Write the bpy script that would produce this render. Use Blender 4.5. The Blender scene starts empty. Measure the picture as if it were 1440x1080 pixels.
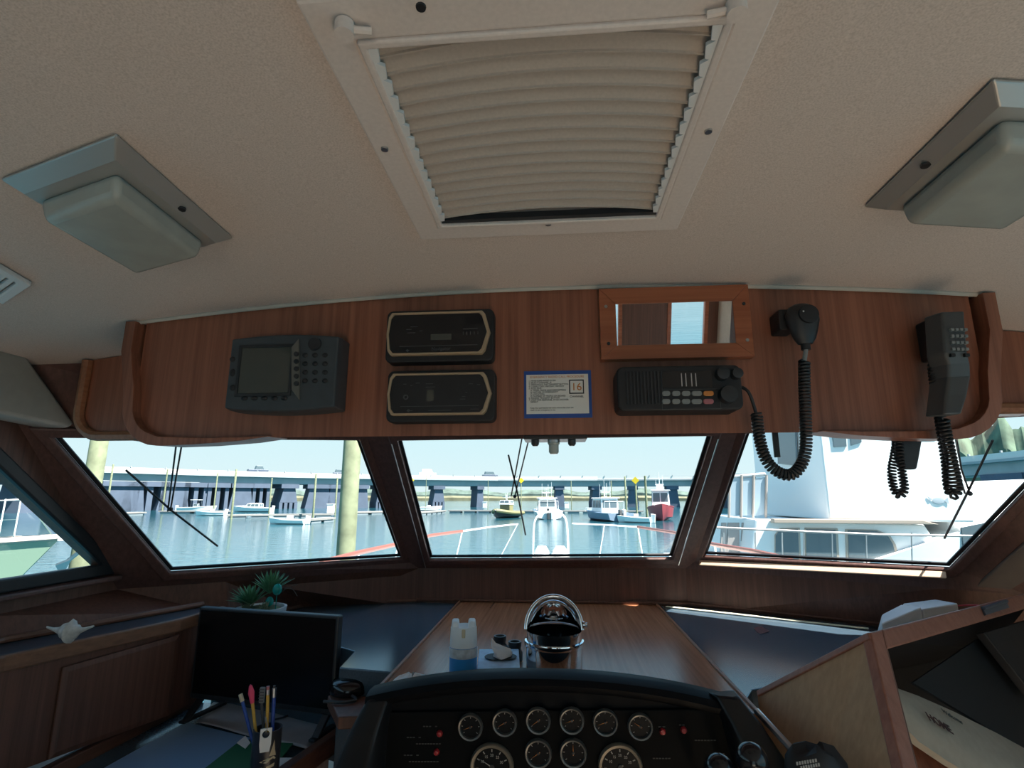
import bpy, bmesh, math, random
from mathutils import Vector as V, Matrix, Quaternion
random.seed(7)
S = bpy.context.scene; COL = S.collection
PI = math.pi
# ------------------------------------------------------------------ camera
F = 750.0; TH = math.atan(160/F); PSI = math.atan(63/F*math.cos(TH)); EYE = V((0, 0, 1.58))
FW = V((-math.sin(PSI)*math.cos(TH), math.cos(PSI)*math.cos(TH), math.sin(TH)))
RT = V((math.cos(PSI), math.sin(PSI), 0)); UP = RT.cross(FW)
cd = bpy.data.cameras.new('camera'); cam = bpy.data.objects.new('camera', cd); COL.objects.link(cam)
cam.matrix_world = Matrix((( RT.x, UP.x, -FW.x, 0), (RT.y, UP.y, -FW.y, 0), (RT.z, UP.z, -FW.z, 1.58), (0, 0, 0, 1)))
cd.sensor_fit = 'HORIZONTAL'; cd.sensor_width = 36; cd.lens = 36*F/1440; cd.clip_start = .02; cd.clip_end = 5000
S.camera = cam
def ray(px, py): return FW + RT*((px-720)/F) + UP*((540-py)/F)
def PY(px, py, y): d = ray(px, py); return EYE + d*(y/d.y)
def PX(px, py, x): d = ray(px, py); return EYE + d*(x/d.x)
def PZ(px, py, z): d = ray(px, py); return EYE + d*((z-1.58)/d.z)
def PL(px, py, a, b, c, off=0):
    a, b, c = V(a), V(b), V(c); n = (b-a).cross(c-a).normalized(); d = ray(px, py)
    return EYE + d*(((a + n*off)-EYE).dot(n)/d.dot(n))
def rectY(x0, y0, x1, y1, y):
    a, b, c, d = PY(x0, y0, y), PY(x1, y0, y), PY(x1, y1, y), PY(x0, y1, y)
    return (a.x+d.x)/2, (b.x+c.x)/2, (c.z+d.z)/2, (a.z+b.z)/2      # x0 x1 z0 z1
# ------------------------------------------------------------------ materials
def nt(name):
    m = bpy.data.materials.new(name); m.use_nodes = True
    N = m.node_tree.nodes; L = m.node_tree.links
    return m, N, L, N['Principled BSDF']
def mat(name, col, rough=.5, metal=0, spec=None, noise=0, scale=40, bump=0, coat=0):
    m, N, L, b = nt(name)
    b.inputs['Base Color'].default_value = (*col, 1); b.inputs['Roughness'].default_value = rough
    b.inputs['Metallic'].default_value = metal
    if spec is not None: b.inputs['Specular IOR Level'].default_value = spec
    if coat: b.inputs['Coat Weight'].default_value = coat; b.inputs['Coat Roughness'].default_value = .15
    tc = N.new('ShaderNodeTexCoord'); n = N.new('ShaderNodeTexNoise'); n.inputs['Scale'].default_value = scale; n.inputs['Detail'].default_value = 4
    L.new(tc.outputs['Object'], n.inputs['Vector'])
    if noise:
        r = N.new('ShaderNodeValToRGB'); e = r.color_ramp.elements
        e[0].position = .3; e[1].position = .7
        e[0].color = (*[c*(1-noise) for c in col], 1); e[1].color = (*[min(1, c*(1+noise)) for c in col], 1)
        L.new(n.outputs['Fac'], r.inputs['Fac']); L.new(r.outputs['Color'], b.inputs['Base Color'])
    if bump:
        bp = N.new('ShaderNodeBump'); bp.inputs['Strength'].default_value = bump; bp.inputs['Distance'].default_value = .002
        L.new(n.outputs['Fac'], bp.inputs['Height']); L.new(bp.outputs['Normal'], b.inputs['Normal'])
    return m
def wood(name, c0, c1, axis=2, rough=.45, scale=1.0, coat=0, spec=.5):
    m, N, L, b = nt(name)
    tc = N.new('ShaderNodeTexCoord'); mp = N.new('ShaderNodeMapping')
    s = [90*scale, 90*scale, 90*scale]; s[axis] = 2.2*scale; mp.inputs['Scale'].default_value = s; mp.inputs['Location'].default_value = (37.3, 11.7, 5.1)
    n = N.new('ShaderNodeTexNoise'); n.inputs['Scale'].default_value = 1; n.inputs['Detail'].default_value = 6; n.inputs['Roughness'].default_value = .65
    mp2 = N.new('ShaderNodeMapping'); s2 = [9*scale]*3; s2[axis] = .6; mp2.inputs['Scale'].default_value = s2; mp2.inputs['Location'].default_value = (13.4, 7.7, 3.3)
    n2 = N.new('ShaderNodeTexNoise'); n2.inputs['Scale'].default_value = 1; n2.inputs['Detail'].default_value = 3
    L.new(tc.outputs['Object'], mp.inputs['Vector']); L.new(mp.outputs['Vector'], n.inputs['Vector'])
    L.new(tc.outputs['Object'], mp2.inputs['Vector']); L.new(mp2.outputs['Vector'], n2.inputs['Vector'])
    mx = N.new('ShaderNodeMath'); mx.operation = 'MULTIPLY_ADD'; mx.inputs[1].default_value = .75
    L.new(n.outputs['Fac'], mx.inputs[0])
    m3 = N.new('ShaderNodeMath'); m3.operation = 'MULTIPLY'; m3.inputs[1].default_value = .25
    L.new(n2.outputs['Fac'], m3.inputs[0]); L.new(m3.outputs[0], mx.inputs[2])
    r = N.new('ShaderNodeValToRGB'); r.color_ramp.elements[0].position = .36; r.color_ramp.elements[1].position = .62
    r.color_ramp.elements[0].color = (*c0, 1); r.color_ramp.elements[1].color = (*c1, 1)
    L.new(mx.outputs[0], r.inputs['Fac']); L.new(r.outputs['Color'], b.inputs['Base Color'])
    b.inputs['Roughness'].default_value = rough; b.inputs['Specular IOR Level'].default_value = spec
    if coat: b.inputs['Coat Weight'].default_value = coat; b.inputs['Coat Roughness'].default_value = .25
    return m
def glassmat(name, tint=(.97, .99, 1), gloss=.04):
    m = bpy.data.materials.new(name); m.use_nodes = True; N = m.node_tree.nodes; L = m.node_tree.links; N.clear()
    o = N.new('ShaderNodeOutputMaterial'); t = N.new('ShaderNodeBsdfTransparent'); g = N.new('ShaderNodeBsdfGlossy'); mx = N.new('ShaderNodeMixShader')
    t.inputs['Color'].default_value = (*tint, 1); g.inputs['Roughness'].default_value = .02; mx.inputs['Fac'].default_value = gloss
    L.new(t.outputs[0], mx.inputs[1]); L.new(g.outputs[0], mx.inputs[2]); L.new(mx.outputs[0], o.inputs['Surface'])
    return m
def speckle(name, c, d, rough=.8):
    m, N, L, b = nt(name); b.inputs['Roughness'].default_value = rough; b.inputs['Specular IOR Level'].default_value = .2
    tc = N.new('ShaderNodeTexCoord'); n = N.new('ShaderNodeTexNoise'); n.inputs['Scale'].default_value = 520; n.inputs['Detail'].default_value = 2
    L.new(tc.outputs['Object'], n.inputs['Vector'])
    r = N.new('ShaderNodeValToRGB'); e = r.color_ramp.elements; e[0].position = .32; e[0].color = (*d, 1); e[1].position = .5; e[1].color = (*c, 1)
    x = e.new(.72); x.color = (*[min(1, v*1.12) for v in c], 1)
    L.new(n.outputs['Fac'], r.inputs['Fac']); L.new(r.outputs['Color'], b.inputs['Base Color'])
    bp = N.new('ShaderNodeBump'); bp.inputs['Strength'].default_value = .25; bp.inputs['Distance'].default_value = .001
    L.new(n.outputs['Fac'], bp.inputs['Height']); L.new(bp.outputs['Normal'], b.inputs['Normal'])
    return m
def emit(name, col, s):
    m, N, L, b = nt(name); b.inputs['Emission Color'].default_value = (*col, 1); b.inputs['Emission Strength'].default_value = s
    b.inputs['Base Color'].default_value = (*col, 1); return m

HEAD = speckle('headliner vinyl', (.635, .56, .525), (.55, .48, .445))
PADV = mat('padded grey vinyl', (.50, .48, .44), .75, noise=.05, bump=.1)
MAHO = wood('mahogany veneer', (.19, .068, .040), (.33, .125, .075), 2, .42)
DARKW = wood('dark mahogany', (.088, .038, .026), (.155, .068, .046), 2, .5)
DARKWX = wood('dark mahogany lengthwise', (.070, .030, .020), (.14, .062, .04), 1, .45)
TEAK = wood('reddish teak frame', (.27, .075, .032), (.40, .13, .06), 0, .4)
TEAKY = wood('teak trim lengthwise', (.25, .10, .05), (.36, .16, .085), 1, .4)
DASHW = wood('varnished dash teak', (.27, .105, .05), (.40, .17, .088), 1, .24, spec=.45)
PLY = wood('tan plywood', (.37, .22, .115), (.46, .29, .16), 2, .6)
CAPW = wood('pinkish mahogany edge', (.24, .092, .062), (.33, .14, .098), 2, .45)
PILLW = wood('window pillar wood', (.085, .042, .036), (.14, .068, .058), 2, .5)
RUBB = mat('black rubber gasket', (.012, .014, .018), .5)
BLK = mat('black plastic', (.018, .020, .024), .45, noise=.2, scale=90)
BLK2 = mat('matte black plastic', (.010, .011, .014), .6, noise=.2)
BLKG = mat('gloss black', (.008, .009, .012), .15)
GRYB = mat('blue grey plastic', (.045, .056, .066), .5, noise=.1)
DKGR = mat('dark grey plastic', (.07, .075, .08), .5)
KEYG = mat('grey rubber keys', (.22, .23, .23), .6)
GOLD = mat('tan bezel', (.40, .29, .19), .45)
WHITEP = mat('white plastic', (.72, .76, .80), .45)
PAPER = mat('white paper', (.75, .74, .72), .8)
BLUEP = mat('blue card', (.015, .07, .30), .5)
CHROME = mat('polished chrome', (.80, .82, .84), .06, 1)
STEEL = mat('brushed steel', (.50, .51, .52), .3, 1)
ALU = mat('white painted aluminium', (.70, .64, .62), .45, noise=.05, scale=200)
PLEAT = mat('pleated shade fabric', (.45, .405, .37), .8, noise=.05, scale=300)
PLEATE = mat('shade edge', (.70, .66, .61), .7)
LENS = mat('frosted acrylic lens', (.42, .46, .44), .22, noise=.06, scale=25); LENS.node_tree.nodes['Principled BSDF'].inputs['Transmission Weight'].default_value = .15
LAMPB = mat('satin nickel lamp base', (.46, .46, .45), .35, .5)
LAMW = mat('blue grey laminate', (.058, .092, .125), .20, noise=.12, scale=200, spec=.75)
VINB = mat('black padded vinyl', (.005, .006, .008), .36, spec=.35, noise=.2, scale=60, bump=.1)
DIAL = mat('gauge dial', (.006, .0065, .008), .4, spec=.12)
MARK = mat('gauge marks', (.34, .33, .31), .6)
REDL = mat('red tell-tale lens', (.30, .02, .025), .3)
ORNG = mat('orange key', (.60, .22, .05), .5); PINK = mat('pink key', (.40, .14, .16), .5)
LCD = mat('lcd screen', (.055, .062, .055), .08, spec=.8)
VFD = mat('lit segment bars', (.50, .45, .45), .4)
WINDOW = glassmat('window glass')
MIRR = mat('mirror silver', (.9, .9, .9), .01, 1)
BLUEC = mat('blue can paint', (.03, .28, .70), .3)
TISS = mat('tissue', (.82, .87, .92), .9); TBOX = mat('pale blue printed box', (.42, .62, .90), .5, noise=.25, scale=30)
GREEN = mat('succulent green', (.10, .26, .13), .5, noise=.3, scale=30)
DGREEN = mat('green card', (.012, .12, .045), .6)
TURQ = mat('turquoise glass', (.01, .30, .27), .1)
PENB = mat('blue pen', (.02, .07, .35), .3); YEL = mat('yellow pencil', (.55, .34, .06), .5); PNKB = mat('pink rubber', (.70, .06, .15), .6)
MUG = mat('dark glazed cup', (.025, .028, .04), .3); CREAM = mat('cream print', (.55, .48, .34), .6)
SHELL = mat('pale shell', (.55, .53, .50), .5, noise=.25, scale=60)
CANV = mat('cream canvas', (.33, .285, .23), .9, noise=.06, scale=60, bump=.2)
DRED = mat('dark red print', (.16, .02, .02), .7)
GELC = mat('white gelcoat', (.82, .83, .82), .35); GELB = mat('bluish white gelcoat', (.72, .78, .82), .35)
TINT = mat('tinted boat window', (.10, .14, .16), .12)
HULLG = mat('pale green hull', (.26, .38, .28), .3)
TEAKR = mat('varnished rail wood', (.22, .075, .055), .4)
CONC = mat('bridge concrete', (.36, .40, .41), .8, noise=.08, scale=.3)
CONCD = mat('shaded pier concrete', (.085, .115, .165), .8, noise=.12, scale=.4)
PILE = mat('weathered piling', (.20, .225, .135), .85, noise=.25, scale=5)
DOCKM = mat('dock planks', (.27, .26, .245), .8, noise=.1, scale=2); DOCKF = mat('dock float', (.22, .26, .28), .7)
SIGNY = mat('yellow sign', (.85, .62, .02), .5)
REDH = mat('red boat paint', (.28, .05, .06), .4); GRYH = mat('grey hull', (.36, .40, .42), .5); YELT = mat('yellow-green collar', (.22, .21, .10), .6); BLUT = mat('blue grey collar', (.17, .25, .34), .6)
DARKC = mat('dark car paint', (.08, .11, .16), .3); ORAN = mat('orange canopy', (.65, .25, .12), .6)
TREE = mat('shore trees', (.085, .125, .105), .9, noise=.4, scale=.12); MARSH = mat('marsh grass', (.17, .165, .10), .9, noise=.3, scale=.1)
CLEARV = glassmat('clear vinyl curtain', (.62, .68, .74), .06)
STRIPE = mat('striped napkin', (.50, .46, .42), .85)

# ------------------------------------------------------------------ mesh builder
class MB:
    def __init__(s): s.bm = bmesh.new()
    def face(s, pts):
        return s.bm.faces.new([s.bm.verts.new(p) for p in pts])
    def box(s, x0, x1, y0, y1, z0, z1, M=None):
        v = [V((x, y, z)) for x in (x0, x1) for y in (y0, y1) for z in (z0, z1)]
        if M is not None: v = [M @ p for p in v]
        b = [s.bm.verts.new(p) for p in v]
        for f in ((0, 1, 3, 2), (4, 6, 7, 5), (0, 4, 5, 1), (2, 3, 7, 6), (0, 2, 6, 4), (1, 5, 7, 3)): s.bm.faces.new([b[i] for i in f])
        return s
    def hexa(s, bot, top):
        b = [s.bm.verts.new(p) for p in list(bot)+list(top)]; n = len(bot)
        s.bm.faces.new(b[:n][::-1]); s.bm.faces.new(b[n:])
        for i in range(n): j = (i+1) % n; s.bm.faces.new([b[i], b[j], b[n+j], b[n+i]])
        return s
    def prism(s, poly, vec): vec = V(vec); return s.hexa([V(p) for p in poly], [V(p)+vec for p in poly])
    def ring(s, outer, inner, vec):
        vec = V(vec); n = len(outer)
        o = [s.bm.verts.new(V(p)) for p in outer]; i = [s.bm.verts.new(V(p)) for p in inner]
        o2 = [s.bm.verts.new(V(p)+vec) for p in outer]; i2 = [s.bm.verts.new(V(p)+vec) for p in inner]
        for k in range(n):
            j = (k+1) % n
            for q in ((o[k], o[j], i[j], i[k]), (o2[k], i2[k], i2[j], o2[j]), (o[k], o2[k], o2[j], o[j]), (i[k], i[j], i2[j], i2[k])): s.bm.faces.new(q)
        return s
    def tube(s, pts, r, n=8, cap=True, r1=None):
        pts = [V(p) for p in pts]; prev = None; t0 = (pts[1]-pts[0]).normalized()
        a = t0.orthogonal().normalized()
        for k, p in enumerate(pts):
            t = (pts[min(k+1, len(pts)-1)]-pts[max(k-1, 0)]).normalized()
            a = (a - t*a.dot(t)).normalized(); b = t.cross(a)
            rr = r if r1 is None else r+(r1-r)*k/(len(pts)-1)
            cur = [s.bm.verts.new(p + (a*math.cos(2*PI*i/n)+b*math.sin(2*PI*i/n))*rr) for i in range(n)]
            if prev:
                for i in range(n): j = (i+1) % n; s.bm.faces.new([prev[i], prev[j], cur[j], cur[i]])
            elif cap: s.bm.faces.new(cur[::-1])
            prev = cur
        if cap: s.bm.faces.new(prev)
        return s
    def lathe(s, prof, c=(0, 0, 0), axis=(0, 0, 1), n=24):
        # prof: list of (r, h); axis direction
        c = V(c); w = V(axis).normalized(); a = w.orthogonal().normalized(); b = w.cross(a); prev = None
        for (r, h) in prof:
            if r < 1e-6: cur = [s.bm.verts.new(c+w*h)]
            else: cur = [s.bm.verts.new(c+w*h+(a*math.cos(2*PI*i/n)+b*math.sin(2*PI*i/n))*r) for i in range(n)]
            if prev:
                for i in range(n):
                    j = (i+1) % n
                    if len(prev) == 1 and len(cur) == 1: continue
                    if len(prev) == 1: s.bm.faces.new([prev[0], cur[j], cur[i]])
                    elif len(cur) == 1: s.bm.faces.new([prev[i], prev[j], cur[0]])
                    else: s.bm.faces.new([prev[i], prev[j], cur[j], cur[i]])
            prev = cur
        return s
    def cyl(s, p0, p1, r, n=16, r1=None):
        p0, p1 = V(p0), V(p1); h = (p1-p0).length; r1 = r if r1 is None else r1
        return s.lathe([(0, 0), (r, 0), (r1, h), (0, h)], p0, p1-p0, n)
    def ball(s, c, r, n=12, sc=(1, 1, 1)):
        k = len(s.bm.verts)
        bmesh.ops.create_uvsphere(s.bm, u_segments=n, v_segments=max(6, n//2), radius=r, matrix=Matrix.Translation(V(c)) @ Matrix.Diagonal((*sc, 1)))
        return s
    def loft(s, rings, closed=True, caps=True):
        prev = None; first = None
        for R in rings:
            cur = [s.bm.verts.new(p) for p in R]
            if prev:
                n = len(cur)
                for i in range(n if closed else n-1): j = (i+1) % n; s.bm.faces.new([prev[i], prev[j], cur[j], cur[i]])
            else: first = cur
            prev = cur
        if caps and closed: s.bm.faces.new(first[::-1]); s.bm.faces.new(prev)
        return s
WM = {}
def base(o, label=None, cat=None, group=None, kind=None):
    if label: o['label'] = label
    if cat: o['category'] = cat
    if group: o['group'] = group
    if kind: o['kind'] = kind
    return o
def thing(name, label, cat, loc=(0, 0, 0), rz=0, group=None, M=None):
    o = bpy.data.objects.new(name, None); COL.objects.link(o); o.empty_display_size = .05
    W = M if M is not None else Matrix.Translation(V(loc)) @ Matrix.Rotation(rz, 4, 'Z')
    o.matrix_world = W; WM[o.name] = W
    return base(o, label, cat, group)
def obj(name, mb, m, parent=None, bevel=0, smooth=False, local=False, label=None, seg=2, sub=0):
    bm = mb.bm
    bmesh.ops.recalc_face_normals(bm, faces=bm.faces[:])
    me = bpy.data.meshes.new(name)
    if parent is not None: W = WM[parent.name]
    elif local: W = Matrix.Identity(4)
    else:
        xs = [v.co for v in bm.verts]
        W = Matrix.Translation(((min(v.x for v in xs)+max(v.x for v in xs))/2, (min(v.y for v in xs)+max(v.y for v in xs))/2, min(v.z for v in xs)))
    if not local: bm.transform(W.inverted())
    bm.to_mesh(me); bm.free()
    if smooth:
        for p in me.polygons: p.use_smooth = True
        try: me.set_sharp_from_angle(angle=math.radians(40))
        except Exception: pass
    me.materials.append(m)
    o = bpy.data.objects.new(name, me); COL.objects.link(o)
    if parent is not None: o.parent = parent
    elif not local: o.matrix_world = W
    WM[o.name] = W
    if bevel:
        b = o.modifiers.new('bevel', 'BEVEL'); b.width = bevel; b.segments = seg; b.limit_method = 'ANGLE'; b.angle_limit = math.radians(40)
    if sub:
        q = o.modifiers.new('sub', 'SUBSURF'); q.levels = sub; q.render_levels = sub
    if label: o['label'] = label
    return o
def single(name, mb, m, label, cat, group=None, **k): return base(obj(name, mb, m, **k), label, cat, group)
def struct(name, mb, m, parent=None, **k):
    o = obj(name, mb, m, parent, **k)
    if parent is None: o['kind'] = 'structure'
    return o
def lettering(name, body, m, parent, origin, right, up, size, align='LEFT', depth=.0003, font_bold=0, shear=0):
    c = bpy.data.curves.new(name, 'FONT'); c.body = body; c.size = size; c.align_x = align; c.extrude = depth; c.offset = font_bold; c.shear = shear
    t = bpy.data.objects.new(name, c); COL.objects.link(t)
    bpy.context.view_layer.update()
    me = bpy.data.meshes.new_from_object(t.evaluated_get(bpy.context.evaluated_depsgraph_get()))
    bpy.data.objects.remove(t)
    r = V(right).normalized(); u = V(up).normalized(); u = (u-r*u.dot(r)).normalized(); w = r.cross(u)
    M = Matrix(((r.x, u.x, w.x, origin[0]), (r.y, u.y, w.y, origin[1]), (r.z, u.z, w.z, origin[2]), (0, 0, 0, 1)))
    me.transform(WM[parent.name].inverted() @ M); me.materials.clear(); me.materials.append(m)
    o = bpy.data.objects.new(name, me); COL.objects.link(o); o.parent = parent; WM[o.name] = WM[parent.name]
    return o
def rounded(x0, x1, z0, z1, r, n=4):
    out = []
    for cx, cz, a0 in ((x1-r, z1-r, 0), (x0+r, z1-r, 90), (x0+r, z0+r, 180), (x1-r, z0+r, 270)):
        for i in range(n+1):
            a = math.radians(a0+90*i/n); out.append((cx+r*math.cos(a), cz+r*math.sin(a)))
    return out
def helix(path, R, turns, per=9):
    # resample path; wind a helix about it
    path = [V(p) for p in path]
    for _ in range(3):   # chaikin
        q = [path[0]]
        for a, b in zip(path, path[1:]): q += [a*.75+b*.25, a*.25+b*.75]
        q.append(path[-1]); path = q
    L = [0]
    for a, b in zip(path, path[1:]): L.append(L[-1]+(b-a).length)
    N = turns*per; out = []; t = (path[1]-path[0]).normalized(); a = t.orthogonal().normalized(); k = 0
    for i in range(N+1):
        s = L[-1]*i/N
        while k < len(L)-2 and L[k+1] < s: k += 1
        u = (s-L[k])/max(1e-9, L[k+1]-L[k]); p = path[k].lerp(path[k+1], u)
        t = (path[min(k+2, len(path)-1)]-path[max(k-1, 0)]).normalized(); a = (a-t*a.dot(t)).normalized(); b = t.cross(a)
        an = 2*PI*i/per; out.append(p+(a*math.cos(an)+b*math.sin(an))*R)
    return out
def smoothpath(path, it=3):
    path = [V(p) for p in path]
    for _ in range(it):
        q = [path[0]]
        for a, b in zip(path, path[1:]): q += [a*.75+b*.25, a*.25+b*.75]
        q.append(path[-1]); path = q
    return path
# ================================================================== room shell
XC = .0; CAM_K = .062
def cz(x): return 2.0 - CAM_K*(x-XC)**2
HX0, HX1, HY0, HY1 = -.185, .170, .385, .750     # hatch opening
def ceiling():
    m = MB(); xs = sorted({HX0, HX1, *[-1.42+i*2.84/26 for i in range(27)]}); ys = [-2.3, -1.2, -.4, HY0, HY1, 1.0, 1.1, 1.62]
    g = {}
    def vt(i, j, top):
        k = (i, j, top)
        if k not in g:
            x = xs[i]; g[k] = m.bm.verts.new((x, ys[j], cz(x)+(.05 if top else 0)))
        return g[k]
    for i in range(len(xs)-1):
        for j in range(len(ys)-1):
            mx, my = (xs[i]+xs[i+1])/2, (ys[j]+ys[j+1])/2
            hole = HX0 < mx < HX1 and HY0 < my < HY1
            if hole: continue
            m.bm.faces.new([vt(i, j, 0), vt(i+1, j, 0), vt(i+1, j+1, 0), vt(i, j+1, 0)])
            m.bm.faces.new([vt(i, j, 1), vt(i, j+1, 1), vt(i+1, j+1, 1), vt(i+1, j, 1)])
    for i in range(len(xs)-1):     # hole walls
        if HX0-1e-6 <= xs[i] and xs[i+1] <= HX1+1e-6:
            for j in (3, 4): m.bm.faces.new([vt(i, j, 0), vt(i+1, j, 0), vt(i+1, j, 1), vt(i, j, 1)])
    for x in (HX0, HX1):
        i = xs.index(x); m.bm.faces.new([vt(i, 3, 0), vt(i, 4, 0), vt(i, 4, 1), vt(i, 3, 1)])
    struct('ceiling', m, HEAD, smooth=True)
ceiling()
# overhanging wheelhouse roof outside, unseen front edge extended to thin the sun on the dash
rf = MB()
rp = [(-1.55, -2.6), (1.55, -2.6), (1.55, 1.468), (.62, 2.068), (-.70, 2.02), (-1.55, 1.42)]
rf.prism([(x, y, 2.06) for x, y in rp], (0, 0, .06))
struct('roof', rf, GELC)
# --- windshield planes
LQ = [(-1.305, 1.284, 1.739), (-.661, 1.75, 1.775), (-.612, 2.15, 1.353), (-1.222, 1.68, 1.353)]
CQ = [(-.527, 1.75, 1.774), (.496, 1.75, 1.780), (.430, 2.15, 1.362), (-.498, 2.15, 1.349)]
RQ = [(.607, 1.75, 1.786), (1.262, 1.328, 1.781), (1.150, 1.75, 1.381), (.549, 2.15, 1.371)]
OB0, OT0 = (-1.35, 1.63, 1.305), (-1.35, 1.09, 1.92)
OB1, OT1 = (-.553, 2.195, 1.305), (-.600, 1.615, 1.92)
OB2, OT2 = (.488, 2.195, 1.315), (.556, 1.62, 1.92)
OB3, OT3 = (1.30, 1.68, 1.315), (1.32, 1.19, 1.92)
def shrink(q, d):
    q = [V(p) for p in q]; out = []
    n = len(q); c = sum(q, V())/n
    for i in range(n):
        a = (q[i-1]-q[i]).normalized(); b = (q[(i+1) % n]-q[i]).normalized(); s = a.cross(b).length
        out.append(q[i]+(a+b)*(d/s))
    return out
OUTV = {'L': V((-.013, .020, -.002)), 'C': V((0, .022, -.002)), 'R': V((.013, .020, -.002))}
NRM = {'L': V((-.022, .028, .028)), 'C': V((0, .03, .028)), 'R': V((.022, .028, .028))}
wf = MB(); wf.ring([OT0, OT1, OB1, OB0], LQ, OUTV['L']); wf.ring([OT1, OT2, OB2, OB1], CQ, OUTV['C']); wf.ring([OT2, OT3, OB3, OB2], RQ, OUTV['R'])
struct('wall_front', wf, PILLW)
# below the sills, down to the dash
wl = MB()
low = [(OB0, (-1.06, 1.78)), (tuple(V(OB0).lerp(V(OB1), .30)), (-.945, 2.09)), (OB1, (-.553, 2.195)), (OB2, (.488, 2.20)), (tuple(V(OB2).lerp(V(OB3), .80)), (1.12, 1.86)), (OB3, (1.30, 1.76))]
for (a, a2), (b, b2) in zip(low, low[1:]):
    a, b = V(a), V(b); n = V((0, .03, 0)); A2, B2 = V((*a2, 1.15)), V((*b2, 1.15))
    wl.hexa([A2, B2, B2+n, A2+n], [a, b, b+n, a+n])
struct('wall_front_lower', wl, DARKW)
for nm, q, k in (('window_1', LQ, 'L'), ('window_2', CQ, 'C'), ('window_3', RQ, 'R')):
    n = NRM[k].normalized()
    fr = MB(); outer = shrink(q, -.028); inn = shrink(q, .001)
    fr.ring([p-n*.014 for p in outer], [p-n*.014 for p in inn], n*.013)
    w = struct(nm, fr, PILLW, bevel=.005)
    g = MB(); gi = shrink(q, .009); g.ring([p+n*.004 for p in shrink(q, -.001)], [p+n*.004 for p in gi], n*.005)
    obj('gasket', g, RUBB, w)
    pn = MB(); pn.face([p+n*.006 for p in gi]); obj('pane', pn, WINDOW, w)
# metal bead strips on the pillars beside the centre pane
bd = MB()
for a, b in ((PL(560, 617, *CQ[:3]), PL(606, 790, *CQ[:3])), (PL(1000, 610, *CQ[:3]), PL(946, 786, *CQ[:3]))):
    s = 1 if a.x > 0 else -1; off = V((s*.016, -.02, -.02)); bd.tube([a+off, b+off], .0022, 6)
struct('trim_1', bd, STEEL)
# --- left wall, window 4
LW = MB()
LO = [(-1.35, 1.09, 1.96), (-1.35, 1.63, 1.305), (-1.35, -2.3, 1.305), (-1.35, -2.3, 1.96)]
LI = [(-1.35, 1.04, 1.775), (-1.35, 1.561, 1.383), (-1.35, -1.6, 1.383), (-1.35, -1.6, 1.775)]
LW.ring(LO, LI, (-.04, 0, 0))
LW.loft([[V((-1.35, y, 1.305)), V((x, y, 1.2255)), V((-1.39, y, 1.2255)), V((-1.39, y, 1.305))] for x, y in ((-1.345, -2.3), (-1.335, .6), (-1.312, 1.25), (-1.14, 1.715))])
struct('wall_left', LW, DARKW)
fr = MB(); fr.ring([V(p)+V((.012, 0, 0)) for p in shrink(LI, -.03)], [V(p)+V((.012, 0, 0)) for p in shrink(LI, .004)], (-.02, 0, 0))
w4 = struct('window_4', fr, RUBB, bevel=.005)
sl = MB(); sl.box(-1.352, -1.315, -1.62, 1.60, 1.338, 1.352); obj('sill', sl, PILLW, w4, bevel=.004)
pn = MB(); pn.face([V(p)+V((-.02, 0, 0)) for p in LI]); obj('pane', pn, WINDOW, w4)
# --- right wall, window 5: unseen opening enlarged to brighten the ceiling
RW = MB()
RO = [(1.31, 1.19, 1.96), (1.30, 1.68, .62), (1.30, -2.3, .62), (1.31, -2.3, 1.96)]
RI = [(1.308, .85, 1.81), (1.303, .85, .78), (1.303, -1.9, .78), (1.308, -1.9, 1.81)]
RW.ring(RO, RI, (.04, 0, 0)); RW.prism([(1.30, 1.15, 1.98), (1.30, 1.69, 1.315), (1.30, 1.69, .61), (1.30, 1.60, .61)], (.04, 0, 0)); RW.box(1.30, 1.34, -2.3, 2.25, 0, .62); RW.box(1.30, 1.34, 1.60, 2.25, .62, 1.32)
struct('wall_right', RW, PADV)
fr = MB(); fr.ring([V(p)+V((-.012, 0, 0)) for p in shrink(RI, -.03)], [V(p)+V((-.012, 0, 0)) for p in shrink(RI, .004)], (.02, 0, 0))
w5 = struct('window_5', fr, RUBB, bevel=.005)
pn = MB(); pn.face([V(p)+V((.02, 0, 0)) for p in RI]); obj('pane', pn, WINDOW, w5)
# --- aft bulkhead with wide window and door, seen in the little mirror
bk = MB()
for x0_, x1_, z0_, z1_ in ((-1.42, 1.42, 1.82, 1.95), (-1.42, 1.42, 0, .10), (-1.42, -.55, .10, 1.82), (.55, .92, .10, 1.82), (1.22, 1.42, .10, 1.82), (.92, 1.22, .10, 1.20)): bk.box(x0_, x1_, -2.34, -2.30, z0_, z1_)
struct('wall_back', bk, DARKW)
fr = MB()
for x in (-.55, -.02, .52): fr.box(x, x+.03, -2.335, -2.29, .10, 1.82)
for z in (.10, 1.79): fr.box(-.55, .55, -2.335, -2.29, z, z+.03)
w6 = struct('window_6', fr, TEAK)
pn = MB(); pn.face([(-.55, -2.32, .10), (.55, -2.32, .10), (.55, -2.32, 1.82), (-.55, -2.32, 1.82)]); obj('pane', pn, WINDOW, w6)
fr = MB(); fr.ring([(.91, -2.335, 1.19), (1.23, -2.335, 1.19), (1.23, -2.335, 1.83), (.91, -2.335, 1.83)], [(.94, -2.335, 1.22), (1.20, -2.335, 1.22), (1.20, -2.335, 1.80), (.94, -2.335, 1.80)], (0, .045, 0)); w7 = struct('window_7', fr, TEAK)
pn = MB(); pn.face([(.94, -2.32, 1.22), (1.20, -2.32, 1.22), (1.20, -2.32, 1.80), (.94, -2.32, 1.80)]); obj('pane', pn, WINDOW, w7)
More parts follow.
